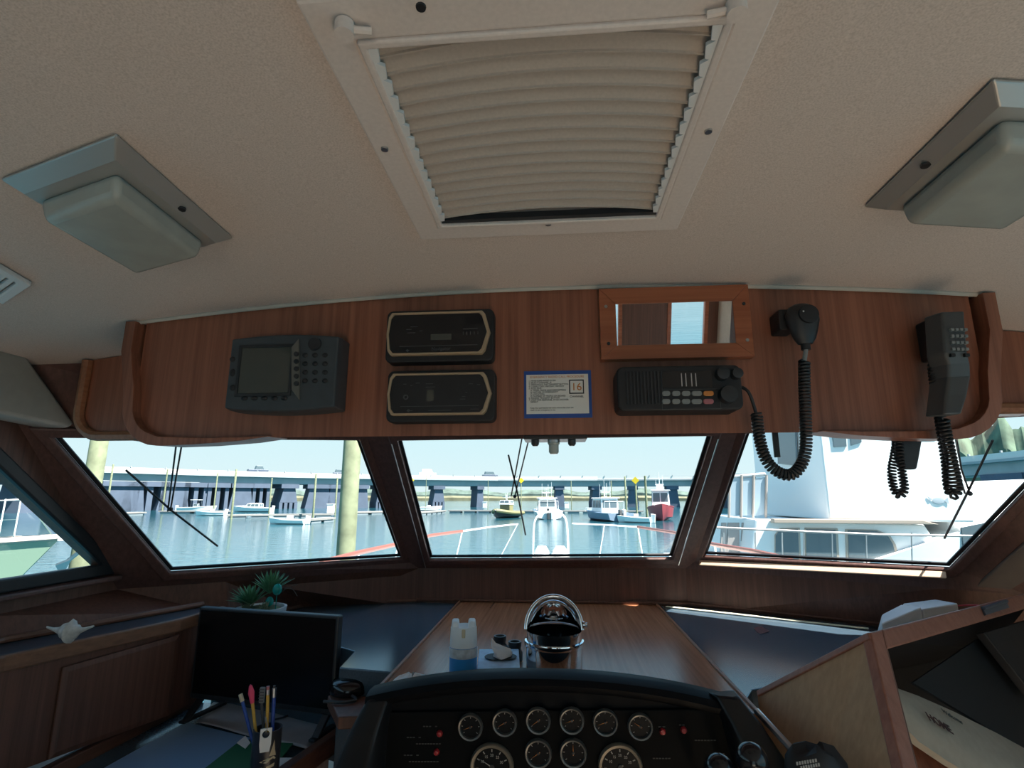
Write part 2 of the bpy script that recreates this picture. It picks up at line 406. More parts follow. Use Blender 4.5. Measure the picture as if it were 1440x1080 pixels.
ad = MB(); ad.box(-1.66, 1.6, -6.5, -2.36, -.10, -.03); struct('aft_bounce_deck', ad, mat('cream bounce deck', (.66, .58, .46), .7, noise=.05))  # unseen deck added to bounce warm sunlight into the cabin
fl = MB(); fl.box(-1.42, 1.42, -2.34, 2.25, -.04, 0); struct('floor', fl, mat('beige carpet', (.55, .43, .31), .9, noise=.08, scale=80))
# padded headliner wedge above the left side window
pw = MB(); q = [PX(-60, 478, -1.245), PX(38, 500, -1.245), PX(106, 596, -1.245), PX(98, 602, -1.245), PX(-60, 569, -1.245)]
pw.prism(q, (-.085, 0, 0)); struct('trim_2', pw, mat('grey soffit vinyl', (.30, .30, .28), .75, noise=.05, bump=.1), bevel=.009, seg=3)
# ceiling edge bead where the headliner meets the console
tb = MB(); pts = [(-.90+i*1.72/20, 1.024, cz(-.90+i*1.72/20)-.003) for i in range(21)]
tb.tube(pts, .0045, 8); struct('trim_3', tb, PADV, smooth=True)

# grey-brown padded panel at the right of the windshield, pale strips painted as sunlight on the right sill and dash
m = MB(); q = [PL(px, py, *RQ[:3], 0) for px, py in ((1364, 826), (1452, 748), (1470, 850), (1352, 850))]; q = [p-NRM['R'].normalized()*.016 for p in q]; m.prism(q, NRM['R'].normalized()*.012)
struct('trim_17', m, mat('grey brown vinyl', (.15, .125, .11), .7, noise=.1, scale=20), bevel=.004)
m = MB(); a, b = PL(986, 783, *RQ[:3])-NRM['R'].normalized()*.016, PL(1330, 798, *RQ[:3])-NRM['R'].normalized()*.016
o_ = V((-.007, -.011, -.017)); m.prism([a, b, b+o_, a+o_], V((0, .006, -.003))); struct('sill_sun_strip', m, mat('sill wood painted sunlit', (.80, .56, .40), .4), bevel=.002)  # sill wood lightened here, sunlight put into its colour

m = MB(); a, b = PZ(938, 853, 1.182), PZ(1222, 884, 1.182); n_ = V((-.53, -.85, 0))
m.prism([a, b, b+n_*.016, a+n_*.016], (0, 0, .003)); struct('dash_sun_strip', m, mat('cream painted sun sliver', (.80, .74, .58), .5), bevel=.001)  # added strip, its cream colour paints the sun sliver on the dark laminate

# ================================================================== overhead console
YF = 1.03; ZB = 1.699
oc = thing('overhead_console', 'curved mahogany overhead instrument console hanging under the headliner above the windshield', 'console', (-.04, YF, ZB))
m = MB(); n = 40; x0, x1 = -.875, .790
front = [(x0+(x1-x0)*i/n) for i in range(n+1)]
lp = rounded(x0, x1, ZB, 2.2, .07, 6)
bot = []
for i in range(n+1):
    x = front[i]; d = min(x-x0, x1-x); z = ZB
    if d < .07: z = ZB+.07-math.sqrt(max(0, .07**2-(.07-d)**2))
    bot.append(z)
for i in range(n):
    a, b = front[i], front[i+1]
    m.hexa([(a, YF, bot[i]), (b, YF, bot[i+1]), (b, YF+.28, bot[i+1]+.06), (a, YF+.28, bot[i]+.06)], [(a, YF, cz(a)-.001), (b, YF, cz(b)-.001), (b, YF+.28, cz(b)-.001), (a, YF+.28, cz(a)-.001)])
bmesh.ops.remove_doubles(m.bm, verts=m.bm.verts[:], dist=1e-5)
m.bm.normal_update()      # drop the partitions between neighbouring slices
bmesh.ops.delete(m.bm, geom=[f for f in m.bm.faces if abs(f.normal.x) > .98 and x0+.004 < f.calc_center_median().x < x1-.004], context='FACES_ONLY')
obj('fascia', m, MAHO, oc)
def end_trim(s):
    # rounded end board standing proud of the fascia: down the side, round the corner and along the bottom
    xo = -.905 if s < 0 else .822; path = []; R = .085
    zt = cz(xo)-.003; zb = 1.682
    path.append((xo, zt)); path.append((xo-s*-.0, 1.88)); path.append((xo - s*.018, 1.80))
    xs = xo - s*.022
    for i in range(8):
        a = PI/2*i/7; path.append((xs - s*R*(1-math.cos(a)), zb+R-R*math.sin(a)))
    path += [(xs-s*(R+.08), zb+.002), (xs-s*(R+.17), zb+.008), (xs-s*(R+.23), zb+.016)]
    mm = MB(); rings = []
    for i, (x, z) in enumerate(path):
        p0 = path[max(i-1, 0)]; p1 = path[min(i+1, len(path)-1)]; dx, dz = p1[0]-p0[0], p1[1]-p0[1]; l = math.hypot(dx, dz); nx, nz = -dz/l, dx/l
        if (nx*(-s)) < 0 and i < 3: nx, nz = -nx, -nz
        if i >= 3:
            cx, cz_ = xs-s*(R+.0), zb+R
            if nx*(cx-x)+nz*(cz_-z) < 0: nx, nz = -nx, -nz
        t = .022 if i < 10 else .022*(13-i)/4+.002
        rings.append([V((x, YF-.022, z)), V((x+nx*t, YF-.022, z+nz*t)), V((x+nx*t, YF+.06, z+nz*t+.004)), V((x, YF+.06, z+.004))])
    mm.loft(rings); obj('end_trim', mm, MAHO, oc, bevel=.004)
end_trim(-1); end_trim(1)
def wing(xa, xb, ya, zb, s):
    # lower return panel beside the console, tucked behind it, with a rounded lip
    mm = MB(); pts = rounded(min(xa, xb), max(xa, xb), zb, 2.4, .06, 5)
    lo = [(x, min(z, cz(x)-.002)) for x, z in pts]
    mm.hexa([V((x, ya, z)) for x, z in lo], [V((x, ya+.12, z)) for x, z in lo]); w = obj('return_panel', mm, MAHO, oc)
    t = MB(); p = [(xb, cz(xb)-.004), (xb, zb+.06)]; R = .06; sx = 1 if xb > xa else -1
    for i in range(1, 7): a = PI/2*i/6; p.append((xb-sx*R*(1-math.cos(a)), zb+R-R*math.sin(a)))
    p.append((xa, zb)); rings = []
    for x, z in p: rings.append((x, z))
    t.tube([(x, ya-.006, z) for x, z in rings], .012, 8); obj('lip', t, TEAKY, w, smooth=True)
wing(-.86, -1.155, 1.20, 1.725, -1)
wing(.80, 1.13, 1.20, 1.765, 1)
# hook and eye latch on the right return panel
hk = MB(); a, b = PY(1388, 483, 1.19), PY(1393, 524, 1.19); hk.tube([a, a+V((0, -.008, 0)), b+V((0, -.008, 0)), b], .0016, 6); hk.ball(a, .005, 10); hk.ball(b, .005, 10)
obj('hook_latch', hk, STEEL, oc, smooth=True, label='small steel hook and eye')

# ================================================================== hatch, lamps, vent in the ceiling
ht = thing('deck_hatch', 'square white aluminium ceiling hatch with closed pleated shade', 'hatch', (-.008, .57, 1.985))
def q4(pts, z): return [PZ(px, py, z) for px, py in pts]
zf = 1.985
fx0, fx1, fy0, fy1 = -.211, .193, .352, .776
ix0, ix1, iy0, iy1 = -.174, .160, .395, .738
m = MB(); m.ring([(fx0, fy0, zf), (fx1, fy0, zf), (fx1, fy1, zf), (fx0, fy1, zf)], [(ix0, iy0, zf), (ix1, iy0, zf), (ix1, iy1, zf), (ix0, iy1, zf)], (0, 0, .014))
obj('frame', m, ALU, ht, bevel=.003)
m = MB(); e = .008; m.ring([(ix0, iy0, zf-.003), (ix1, iy0, zf-.003), (ix1, iy1, zf-.003), (ix0, iy1, zf-.003)], [(ix0+e, iy0+e, zf-.003), (ix1-e, iy0+e, zf-.003), (ix1-e, iy1-e, zf-.003), (ix0+e, iy1-e, zf-.003)], (0, 0, .03))
obj('guide_rail', m, ALU, ht, bevel=.002)
gx0, gx1, gy0, gy1 = ix0+e, ix1-e, iy0+.004, iy1-e
m = MB(); NP = 15; K = 20; pit = (gy1-gy0-.012)/NP; ed = MB()
for j in range(NP):
    ya = gy0+j*pit; rows = []
    for i in range(K+1):
        u = i/K; x = gx0+(gx1-gx0)*u; sg = 1-(2*u-1)**2
        y = ya - .008*sg; z = zf+.004+.006*sg
        rows.append((V((x, y, z+.008)), V((x, y+pit*.90, z+.001)), V((x, y+pit*.93, z-.0012)), V((x, y+pit*1.0, z-.0012)), V((x, y+pit*1.02, z+.001)), V((x, y+pit*1.0, z+.013))))
    for i in range(K):
        for q in range(5):
            m.bm.faces.new([m.bm.verts.new(p) for p in (rows[i][q], rows[i][q+1], rows[i+1][q+1], rows[i+1][q])])
bmesh.ops.remove_doubles(m.bm, verts=m.bm.verts[:], dist=1e-5)
obj('pleated_shade', m, PLEAT, ht)
for s, x in ((1, gx0), (-1, gx1)):
    m = MB(); p = []
    for j in range(NP):
        y = gy0+j*pit; p += [(x+s*.0015, y, zf-.001), (x+s*.009, y+pit*.25, zf-.001), (x+s*.006, y+pit*.97, zf-.001)]
    p = p + [(x, gy1-.012, zf-.001), (x, gy0, zf-.001)]
    m.prism(p, (0, 0, .004)); obj('shade_edge', m, WHITEP, ht)
m = MB(); m.box(gx0, gx1, gy1-.011, gy1-.002, zf+.001, zf+.010); obj('shade_bar', m, BLK, ht, label='dark bottom bar of the shade')
m = MB(); m.box(gx0-.02, gx1+.02, HY0+.003, HY1-.003, zf+.03, zf+.045); obj('hatch_lid', m, ALU, ht)
for px, py, r in ((485, 33, .0085), (1035, 4, .0085)):
    p = PZ(px, py, zf-.002); m = MB(); m.cyl(p, p-V((0, 0, .012)), r, 14); s = 1 if px < 700 else -1
    m.tube([p-V((0, 0, .006)), p+V((s*.022, .006, -.004))], .0035, 8); obj('corner_knob', m, ALU, ht, smooth=True)
for px, py, dk in ((541, 209, 0), (996, 184, 0), (771, 315, 0), (592, 9, 1)):
    p = PZ(px, py, zf); m = MB(); m.lathe([(.0045, .0), (.0042, .002), (0, .0025)], p, (0, 0, -1), 12); obj('screw', m, BLK if dk else STEEL, ht, smooth=True)

def ceiling_light(name, label, C4, lens, screw):
    # C4: plate corners on the ceiling (aft-left, aft-right, front-right, front-left)
    c = sum(C4, V())/4; t = thing(name, label, 'ceiling light', c, group=None)
    nrm = (C4[1]-C4[0]).cross(C4[3]-C4[0]).normalized()
    if nrm.z > 0: nrm = -nrm
    m = MB(); inn = shrink(C4, .018); m.loft([[p+nrm*0 for p in C4], [p+nrm*.003 for p in C4], [p+nrm*.016 for p in inn]]); b = obj('base', m, LAMPB, t, bevel=.002)
    l0 = [p+nrm*.014 for p in lens]; l1 = [p+nrm*.046 for p in shrink(lens, .006)]; m = MB(); m.loft([l0, l1]); obj('lens', m, LENS, t, bevel=.010, seg=4, smooth=True)
    for p in screw:
        m = MB(); m.lathe([(.006, 0), (.0055, .003), (0, .004)], p+nrm*.011, nrm, 12); obj('screw', m, BLK, t, smooth=True)
def cpt(x, y, d=.002): return V((x, y, cz(x)-d))
def onceil(px, py, d=.002):
    z = 1.98
    for _ in range(8): p = PZ(px, py, z); z = cz(p.x)-d
    return PZ(px, py, z)
L4 = [onceil(*p) for p in ((2, 250), (163, 187), (327, 333), (150, 420))]
L4[3] = L4[0]+(L4[2]-L4[1])
lens = [L4[0].lerp(L4[1], .30).lerp(L4[3].lerp(L4[2], .30), .18), L4[0].lerp(L4[1], .86).lerp(L4[3].lerp(L4[2], .86), .18), L4[0].lerp(L4[1], .86).lerp(L4[3].lerp(L4[2], .86), .90), L4[0].lerp(L4[1], .30).lerp(L4[3].lerp(L4[2], .30), .90)]
def bil(Q, u, v): return Q[0].lerp(Q[1], u).lerp(Q[3].lerp(Q[2], u), v)
lens = [bil(L4, u, v) for u, v in ((.12, .14), (.84, .14), (.84, .88), (.12, .88))]
ceiling_light('ceiling_light', 'square frosted ceiling light left of the hatch', L4, lens, [bil(L4, .93, .55)])
R4 = [onceil(*p) for p in ((1397, 110), (1640, 190), (1500, 340), (1216, 289))]
R4[1] = R4[0]+(L4[1]-L4[0]).length*V((.985, .09, -.06)); R4[2] = R4[3]+(R4[1]-R4[0])
lens = [bil(R4, u, v) for u, v in ((.16, .14), (.88, .14), (.88, .90), (.16, .90))]
ceiling_light('ceiling_light', 'square frosted ceiling light right of the hatch cut off by the picture edge', R4, lens, [bil(R4, .06, .52)])
# small white vent grille at the far left of the ceiling
V4 = [onceil(*p) for p in ((-70, 385), (-30, 352), (45, 396), (0, 440))]
V4[3] = V4[0]+(V4[2]-V4[1])
vt = thing('ceiling_vent', 'small white louvred vent at the left edge of the ceiling', 'vent', sum(V4, V())/4)
m = MB(); dn = V((0, 0, -.008)); m.ring(V4, shrink(V4, .016), dn); obj('frame', m, WHITEP, vt, bevel=.002)
m = MB()
for k in range(5):
    a, b = bil(V4, .15, .2+.15*k), bil(V4, .85, .2+.15*k); d = (V4[3]-V4[0]).normalized()*.010
    m.hexa([a+dn*.2, b+dn*.2, b+d+dn*.2, a+d+dn*.2], [a+dn*.9, b+dn*.9, b+d+dn*.9, a+d+dn*.9])
obj('louvre', m, WHITEP, vt)

# ================================================================== instruments on the fascia
def vface(mb, x0, x1, z0, z1, y0, y1, r=.008, n=4):
    "rounded slab standing in a plane facing the cabin, from y0 (front) to y1"
    p = rounded(x0, x1, z0, z1, r, n); mb.prism([(x, y0, z) for x, z in p], (0, y1-y0, 0)); return mb
YB = YF-.0008
# chart plotter
yf = .975; x0, x1, z0, z1 = rectY(320, 474, 474, 574, yf)
cp = thing('chart_plotter', 'blue-grey chart plotter with keypad and small screen, leftmost device on the overhead console', 'chart plotter', ((x0+x1)/2, YF, z0))
m = MB(); N = 16; bt = []; tp = []
for i in range(N+1):
    u = i/N; bow = .007*(1-(2*u-1)**2); x = x0+(x1-x0)*u; bt.append((x, z0-bow)); tp.append((x, z1+bow))
out = bt+tp[::-1]; cxm = (x0+x1)/2
m.loft([[V((x, YB, z)) for x, z in out], [V((x, yf+.018, z)) for x, z in out], [V((x, yf, z)) for x, z in [(cxm+(x-cxm)*.985, (z0+z1)/2+(z-(z0+z1)/2)*.97) for x, z in out]]])
obj('housing', m, GRYB, cp, bevel=.003)
def sub(px0, py0, px1, py1, y): return rectY(px0, py0, px1, py1, y)
a0, a1, b0, b1 = sub(338, 489, 408, 553, yf)
m = MB(); m.ring([(a0-.006, yf-.003, b0-.006), (a1+.006, yf-.003, b0-.006), (a1+.006, yf-.003, b1+.006), (a0-.006, yf-.003, b1+.006)], [(a0, yf-.003, b0), (a1, yf-.003, b0), (a1, yf-.003, b1), (a0, yf-.003, b1)], (0, .004, 0))
obj('screen_bezel', m, BLK, cp, bevel=.001)
m = MB(); m.box(a0, a1, yf-.0012, yf+.002, b0, b1); obj('screen', m, LCD, cp)
m = MB(); k = [PY(421, 477, yf), PY(422, 563, yf), PY(411, 548, yf), PY(411, 489, yf)]; m.prism([p+V((0, -.004, 0)) for p in k], (0, .005, 0)); sk = obj('softkey_strip', m, mat('grey strip', (.13, .125, .11), .5), cp, bevel=.001)
for i in range(5):
    p = PY(417, 498+10.4*i, yf-.004); m = MB(); m.lathe([(.0052, 0), (.0045, .003), (0, .0035)], p, (0, -1, 0), 12); obj('soft_key', m, BLK, cp, smooth=True)
p = PY(443, 484, yf); m = MB(); m.lathe([(.0135, 0), (.0125, .004), (.009, .0035), (0, .005)], p, (0, -1, 0), 20); obj('cursor_pad', m, BLK, cp, smooth=True)
for r in range(4):
    for c in range(3):
        p = PY(429+14*c, 499.5+12*r, yf); m = MB(); m.ball(p, .0056, 10, (1.05, .55, .85)); obj('key', m, BLK2, cp, smooth=True)
for py, s in ((505, .9), (524, 1.3), (545, 1.0)):
    p = PY(327, py, yf); m = MB(); m.ball(p, .0062, 10, (.95, .5, s)); obj('side_key', m, BLK2, cp, smooth=True)
for i in range(5):
    p = PY(344+14*i, 560, yf); m = MB(); m.ball(p, .0062, 10, (1.1, .5, .75)); obj('side_key', m, BLK2, cp, smooth=True)
# two black instruments with tan bezels
def instrument(label, px0, py0, px1, py1, kind):
    yf = .985; x0, x1, z0, z1 = rectY(px0, py0, px1, py1, yf)
    t = thing('marine_instrument', label, 'instrument', ((x0+x1)/2, YF, z0), group='black instruments with tan bezels')
    m = MB(); vface(m, x0-.004, x1+.006, z0-.012, z1+.008, yf+.012, YB, .012); obj('housing', m, BLK2, t, bevel=.003)
    zc = (z0+z1)/2; P = [(x0, zc), (x0+.004, z1-.009), (x0+.010, z1), (x1-.016, z1), (x1-.010, z1-.007), (x1, zc), (x1-.010, z0+.007), (x1-.016, z0), (x0+.010, z0), (x0+.004, z0+.009)]
    I = [(xx+(.0045 if xx < (x0+x1)/2 else -.0065), zc+(z-zc)*.905) for xx, z in P]
    m = MB(); m.ring([(x, yf, z) for x, z in P], [(x, yf, z) for x, z in I], (0, .014, 0)); obj('bezel', m, GOLD, t, bevel=.0015, label='tan bezel')
    m = MB(); m.prism([(x, yf+.004, z) for x, z in I], (0, .006, 0)); obj('face', m, BLKG if kind == 0 else BLK2, t)
    w = x1-x0; y = yf+.0036
    def lp(u, v): return V((x0+w*u, y, z0+(z1-z0)*v))
    m = MB(); a = lp(.13, .21); b = lp(.88, .21); m.box(a.x, b.x, y, y+.001, a.z-.0005, a.z+.0005); obj('divider_line', m, DKGR, t)
    if kind == 0:
        a, b = lp(.43, .34), lp(.63, .48); m = MB(); m.box(a.x, b.x, y, y+.001, a.z, b.z); obj('display', m, LCD, t)
        lettering('lettering', 'Navigator', DKGR, t, lp(.44, .10), (1, 0, 0), (0, 0, 1), .0095)
        for i in range(5):
            p = lp(.74+.035*i, .45); m = MB(); m.box(p.x, p.x+.001, y, y+.001, p.z, p.z+.006); obj('scale_mark', m, DKGR, t)
        for u, v, L in ((.74, .58, .14), (.19, .60, .05), (.23, .66, .07), (.20, .52, .08), (.32, .56, .03)):
            p = lp(u, v); m = MB(); m.box(p.x, p.x+w*L, y, y+.001, p.z, p.z+.0009); obj('marking', m, DKGR, t)
    else:
        a, b = lp(.38, .33), lp(.45, .60); m = MB(); m.box(a.x, b.x, y, y+.001, a.z, b.z); obj('display', m, LCD, t)
        p = lp(.18, .43); m = MB(); m.lathe([(.005, 0), (.005, .002), (.003, .002), (.003, 0)], p, (0, -1, 0), 14); obj('dial_mark', m, DKGR, t)
        for u, v, L in ((.37, .66, .09), (.37, .74, .07), (.15, .74, .03), (.22, .70, .02), (.27, .76, .04), (.72, .42, .03), (.70, .36, .05), (.75, .52, .02), (.78, .72, .04), (.86, .70, .03), (.40, .10, .22), (.80, .12, .08), (.2, .10, .05)):
            p = lp(u, v); m = MB(); m.box(p.x, p.x+w*L, y, y+.001, p.z, p.z+.0011); obj('marking', m, DKGR, t)
    p = lp(.21, .11); m = MB(); m.prism([(p.x-.004, y, p.z), (p.x, y, p.z+.003), (p.x+.004, y, p.z), (p.x, y, p.z-.003)], (0, .001, 0)); obj('emblem', m, DKGR, t)
instrument('upper black instrument with tan bezel and small wide display on the overhead console', 543, 438, 689, 498, 0)
instrument('lower black instrument with tan bezel and round dial markings on the overhead console', 544, 524, 691, 583, 1)
# radio procedure placard
x0, x1, z0, z1 = rectY(737, 521.5, 832, 588, YF)
pc = thing('radio_placard', 'white and blue radio procedure sticker with a boxed 16 on the console', 'sticker', ((x0+x1)/2, YF, z0))
m = MB(); m.box(x0, x1, YF-.0012, YB, z0, z1); obj('blue_border', m, BLUEP, pc)
w, h = x1-x0, z1-z0; m = MB(); m.box(x0+w*.035, x1-w*.045, YF-.0018, YF-.0010, z0+h*.09, z1-h*.08); obj('white_card', m, PAPER, pc)
def plp(u, v): return V((x0+w*u, YF-.0021, z0+h*v))
lettering('heading', 'EMERGENCY RADIO CALL PROCEDURE', ORNG, pc, plp(.09, .845), (1, 0, 0), (0, 0, 1), .0060)
TXT = ['1. MAKE SURE RADIO IS ON', '2. SELECT CHANNEL 16', '3. PRESS/HOLD THE TRANSMIT BUTTON', '4. CLEARLY SAY: MAYDAY, MAYDAY', '5. ALSO GIVE:', '   A. VESSEL NAME AND DESCRIPTION', '   B. NATURE OF EMERGENCY', '   C. LOCATION', '   D. NUMBER OF PEOPLE ON BOARD', '6. RELEASE TRANSMIT BUTTON', '7. WAIT FOR RESPONSE. IF NO ANSWER', '   REPEAT']
for i, s_ in enumerate(TXT): lettering('text_line', s_, BLK, pc, plp(.07, .775-.041*i), (1, 0, 0), (0, 0, 1), .0043)
for i, s_ in enumerate(['Keep this card beside the radio where the crew can', 'read it in an emergency at sea.']): lettering('text_line', s_, BLK, pc, plp(.09, .20-.045*i), (1, 0, 0), (0, 0, 1), .0040)
m = MB(); a, b = plp(.67, .50), plp(.89, .80); o4 = [(a.x, a.y, a.z), (b.x, a.y, a.z), (b.x, a.y, b.z), (a.x, a.y, b.z)]; m.ring(o4, shrink(o4, .0022), (0, .001, 0)); obj('number_box', m, BLK, pc)
lettering('number', '16', ORNG, pc, plp(.78, .575), (1, 0, 0), (0, 0, 1), .021, 'CENTER')
lettering('caption', 'CHANNEL', BLK, pc, plp(.78, .425), (1, 0, 0), (0, 0, 1), .0058, 'CENTER')
# framed mirror
x0, x1, z0, z1 = rectY(843, 404, 1055, 505, YF-.015); z1 = min(z1, cz(.4)-.004)
mr = thing('framed_mirror', 'small reddish wood framed mirror on the console above the radio', 'mirror', ((x0+x1)/2, YF, z0))
a0, a1, b0, b1 = rectY(866, 428, 1030, 486, YF-.012)
OC = [V((x0, YF-.023, z0)), V((x1, YF-.023, z0)), V((x1, YF-.023, z1)), V((x0, YF-.023, z1))]; IC = [V((a0, YF-.023, b0)), V((a1, YF-.023, b0)), V((a1, YF-.023, b1)), V((a0, YF-.023, b1))]
for i in range(4):
    j = (i+1) % 4; m = MB(); m.prism([OC[i], OC[j], IC[j], IC[i]], (0, .0218, 0)); obj('frame_board', m, TEAK, mr, bevel=.0012)
m = MB(); g_ = [(a0-.002, YF-.0025, b0-.002), (a1+.002, YF-.0025, b0-.002), (a1+.002, YF-.0215, b1+.002), (a0-.002, YF-.0215, b1+.002)]; m.prism(g_, (0, .0015, 0)); obj('mirror_glass', m, MIRR, mr)
for px, py, dk in ((852, 431, 0), (856, 483, 1), (1046, 427, 1), (1051, 478, 0)):
    p = PY(px, py, YF-.023); m = MB(); m.lathe([(.0035, 0), (.003, .0012), (0, .0014)], p, (0, -1, 0), 12); obj('screw', m, BLK if dk else STEEL, mr, smooth=True)
# VHF radio
yf = .965; x0, x1, z0, z1 = rectY(868, 514, 1044, 577, yf)
vr = thing('marine_radio', 'black marine radio with speaker grille and rows of keys under the mirror', 'radio', ((x0+x1)/2, YF, z0))
m = MB(); vface(m, x0, x1, z0, z1, yf, YB, .012); obj('housing', m, BLK2, vr, bevel=.004, seg=3)
for i in range(11):
    u = x0+.016+i*.0062; m = MB(); m.box(u, u+.0028, yf-.0022, yf+.002, z0+.012, z1-.010); obj('grille_bar', m, BLK, vr, bevel=.0008)
a0, a1, b0, b1 = rectY(931, 522, 1001, 545, yf); m = MB(); m.box(a0, a1, yf-.0015, yf+.001, b0, b1); obj('display', m, BLKG, vr)
for px in (958, 964, 972, 978):
    p = PY(px, 534, yf-.002); m = MB(); m.box(p.x, p.x+.0016, yf-.0022, yf-.0008, p.z-.012, p.z+.012); obj('display_segment', m, VFD, vr)
o4 = [(a0-.003, yf-.001, b0-.040), (a1+.012, yf-.001, b0-.040), (a1+.012, yf-.001, b0-.003), (a0-.003, yf-.001, b0-.003)]; m = MB(); m.ring(o4, shrink(o4, .0008), (0, .0006, 0)); obj('key_outline', m, DKGR, vr)
for r in range(2):
    for c in range(5):
        px = (936.5, 950.5, 964.5, 979.5, 996)[c]; p = PY(px, 553.5+11.2*r, yf-.001); wk = .0078 if c < 3 else .0096
        m = MB(); vface(m, p.x-wk*.95, p.x+wk*.95, p.z-.0046, p.z+.0046, yf-.004, yf, .0043); obj('key', m, ORNG if (c == 4 and r == 0) else PINK if c == 4 else KEYG, vr, bevel=.001)
for px, py, r in ((1014, 527, .012), (1034, 527, .010), (1022, 556, .016)):
    p = PY(px, py, yf); m = MB(); m.lathe([(r, 0), (r*.92, .016), (r*.5, .017), (0, .0165)], p, (0, -1, 0), 20); obj('knob', m, BLK, vr, smooth=True)
# hand microphone and its coiled lead
yc = .975; c = PY(1128, 452, yc)
hm = thing('hand_microphone', 'black hand microphone hanging on a clip beside the mirror', 'microphone', (c.x, YF, c.z-.07))
m = MB(); prof = [(-.043, .013), (-.034, .019), (-.02, .024), (.0, .0290), (.014, .029), (.026, .023), (.032, .013)]; rings = []
for dz, r in prof: rings.append([V((c.x+.001+r*math.cos(a), c.y+.62*r*math.sin(a), c.z+dz)) for a in [2*PI*i/20 for i in range(20)]])
m.loft(rings); obj('shell', m, BLK, hm, smooth=True)
m = MB(); m.lathe([(.017, -.002), (.017, .003), (.012, .004), (.0, .002)], (c.x+.004, c.y-.0185, c.z+.008), (0, -1, 0), 20); obj('grille', m, BLK2, hm, smooth=True)
m = MB(); m.ball((c.x-.006, c.y-.021, c.z+.012), .0022, 8); obj('rivet', m, STEEL, hm, smooth=True)
m = MB(); vface(m, c.x-.036, c.x-.004, c.z-.012, c.z+.028, c.y+.01, YB, .004); obj('clip', m, BLK2, hm, bevel=.002)
m = MB(); p = V((c.x+.001, c.y, c.z-.042)); m.cyl(p, p-V((0, 0, .012)), .008, 12); obj('strain_relief', m, BLK, hm, smooth=True)
m = MB(); q = PY(1131, 508, yc); m.tube([p-V((0, 0, .010)), q], .0042, 8); obj('lead_sleeve', m, KEYG, hm, smooth=True)
path = [q, PY(1131, 540, yc), PY(1133, 590, yc), PY(1134, 640, yc), PY(1118, 668, yc), PY(1098, 668, yc), PY(1077, 650, yc), PY(1067, 615, yc), PY(1064, 582, yc)]
m = MB(); m.tube(helix(path, .0082, 58, 9), .0027, 6); obj('coiled_cord', m, BLK, hm, smooth=True)
m = MB(); m.tube(smoothpath([PY(1064, 584, yc), PY(1060, 570, yc), PY(1054, 552, .97), PY(1046, 545, .975), PY(1040, 545, .978)]), .003, 8); obj('cord_tail', m, BLK, hm, smooth=True)
# telephone handset
ph = thing('telephone_handset', 'black push-button telephone handset hanging at the right end of the console', 'telephone', PY(1340, 585, YF))
yh = .945
m = MB(); k0 = PY(1300, 450, YF-.03); k1 = PY(1330, 505, YF-.03); m.box(k0.x, k1.x+.02, YF-.045, YB, k1.z, k0.z); obj('cradle', m, BLK2, ph, bevel=.004)
pts = [(1317, 1357, 438, .958), (1319, 1358, 462, .950), (1321, 1361, 496, .948), (1326, 1365, 512, .957), (1326, 1366, 530, .962), (1323, 1361, 556, .955), (1320, 1353, 583, .942)]
rings = []
for a, b, py, yy in pts:
    A, B = PY(a+8, py, yy), PY(b, py-1, yy); rings.append([A, B, B+V((.0, .030, 0)), A+V((-.012, .032, 0))])
m = MB(); m.loft(rings); obj('handset_body', m, DKGR, ph, bevel=.004, seg=3)
for r in range(4):
    for cc in range(4):
        p = PY(1340.0+6.3*cc+.6*r, 463+9.2*r, .944); m = MB(); m.box(p.x-.0027, p.x+.0027, p.y, p.y+.008, p.z-.0026, p.z+.0026); obj('push_button', m, KEYG, ph, bevel=.0008)
for px in (1341, 1361):
    p = PY(px, 499, .945); m = MB(); m.box(p.x-.004, p.x+.004, p.y, p.y+.006, p.z-.003, p.z+.003); obj('side_button', m, BLK2, ph, bevel=.001)
path = [PY(1327, 588, .965), PY(1332, 618, .97), PY(1340, 655, .975), PY(1347, 688, .98), PY(1340, 699, .985), PY(1334, 685, .99), PY(1332, 650, .99), PY(1326, 615, .988), PY(1318, 560, .99), PY(1312, 520, .99), PY(1313, 508, .988)]
m = MB(); m.tube(helix(path, .0070, 58, 9), .0025, 6); obj('coiled_cord', m, BLK, ph, smooth=True)
# second hand mic hung below the console
yk = 1.13
lm = thing('speaker_microphone', 'black hand microphone hanging under the right end of the console with looped cord', 'microphone', PY(1280, 660, yk))
m = MB(); A, B = PY(1249, 598, yk), PY(1282, 614, yk); m.box(A.x, B.x, yk-.005, yk+.05, B.z, 1.712); obj('bracket', m, BLK2, lm, bevel=.002)
rg = []
for py, a, b, t in ((600, 1262, 1284, .02), (608, 1264, 1299, .028), (622, 1265, 1297, .030), (645, 1268, 1293, .026), (660, 1271, 1290, .018)):
    A, B = PY(a, py, yk), PY(b, py, yk); rg.append([A, B, B+V((0, t, 0)), A+V((0, t, 0))])
m = MB(); m.loft(rg); obj('shell', m, BLK, lm, bevel=.004, seg=3)
path = [PY(1264, 604, yk-.012), PY(1265, 640, yk-.012), PY(1269, 668, yk-.010), PY(1273, 690, yk-.01), PY(1265, 699, yk-.005), PY(1256, 688, yk), PY(1253, 662, yk), PY(1258, 640, yk+.004), PY(1262, 612, yk+.008)]
m = MB(); m.tube(helix(path, .0062, 40, 9), .0022, 6); obj('coiled_cord', m, BLK, lm, smooth=True)
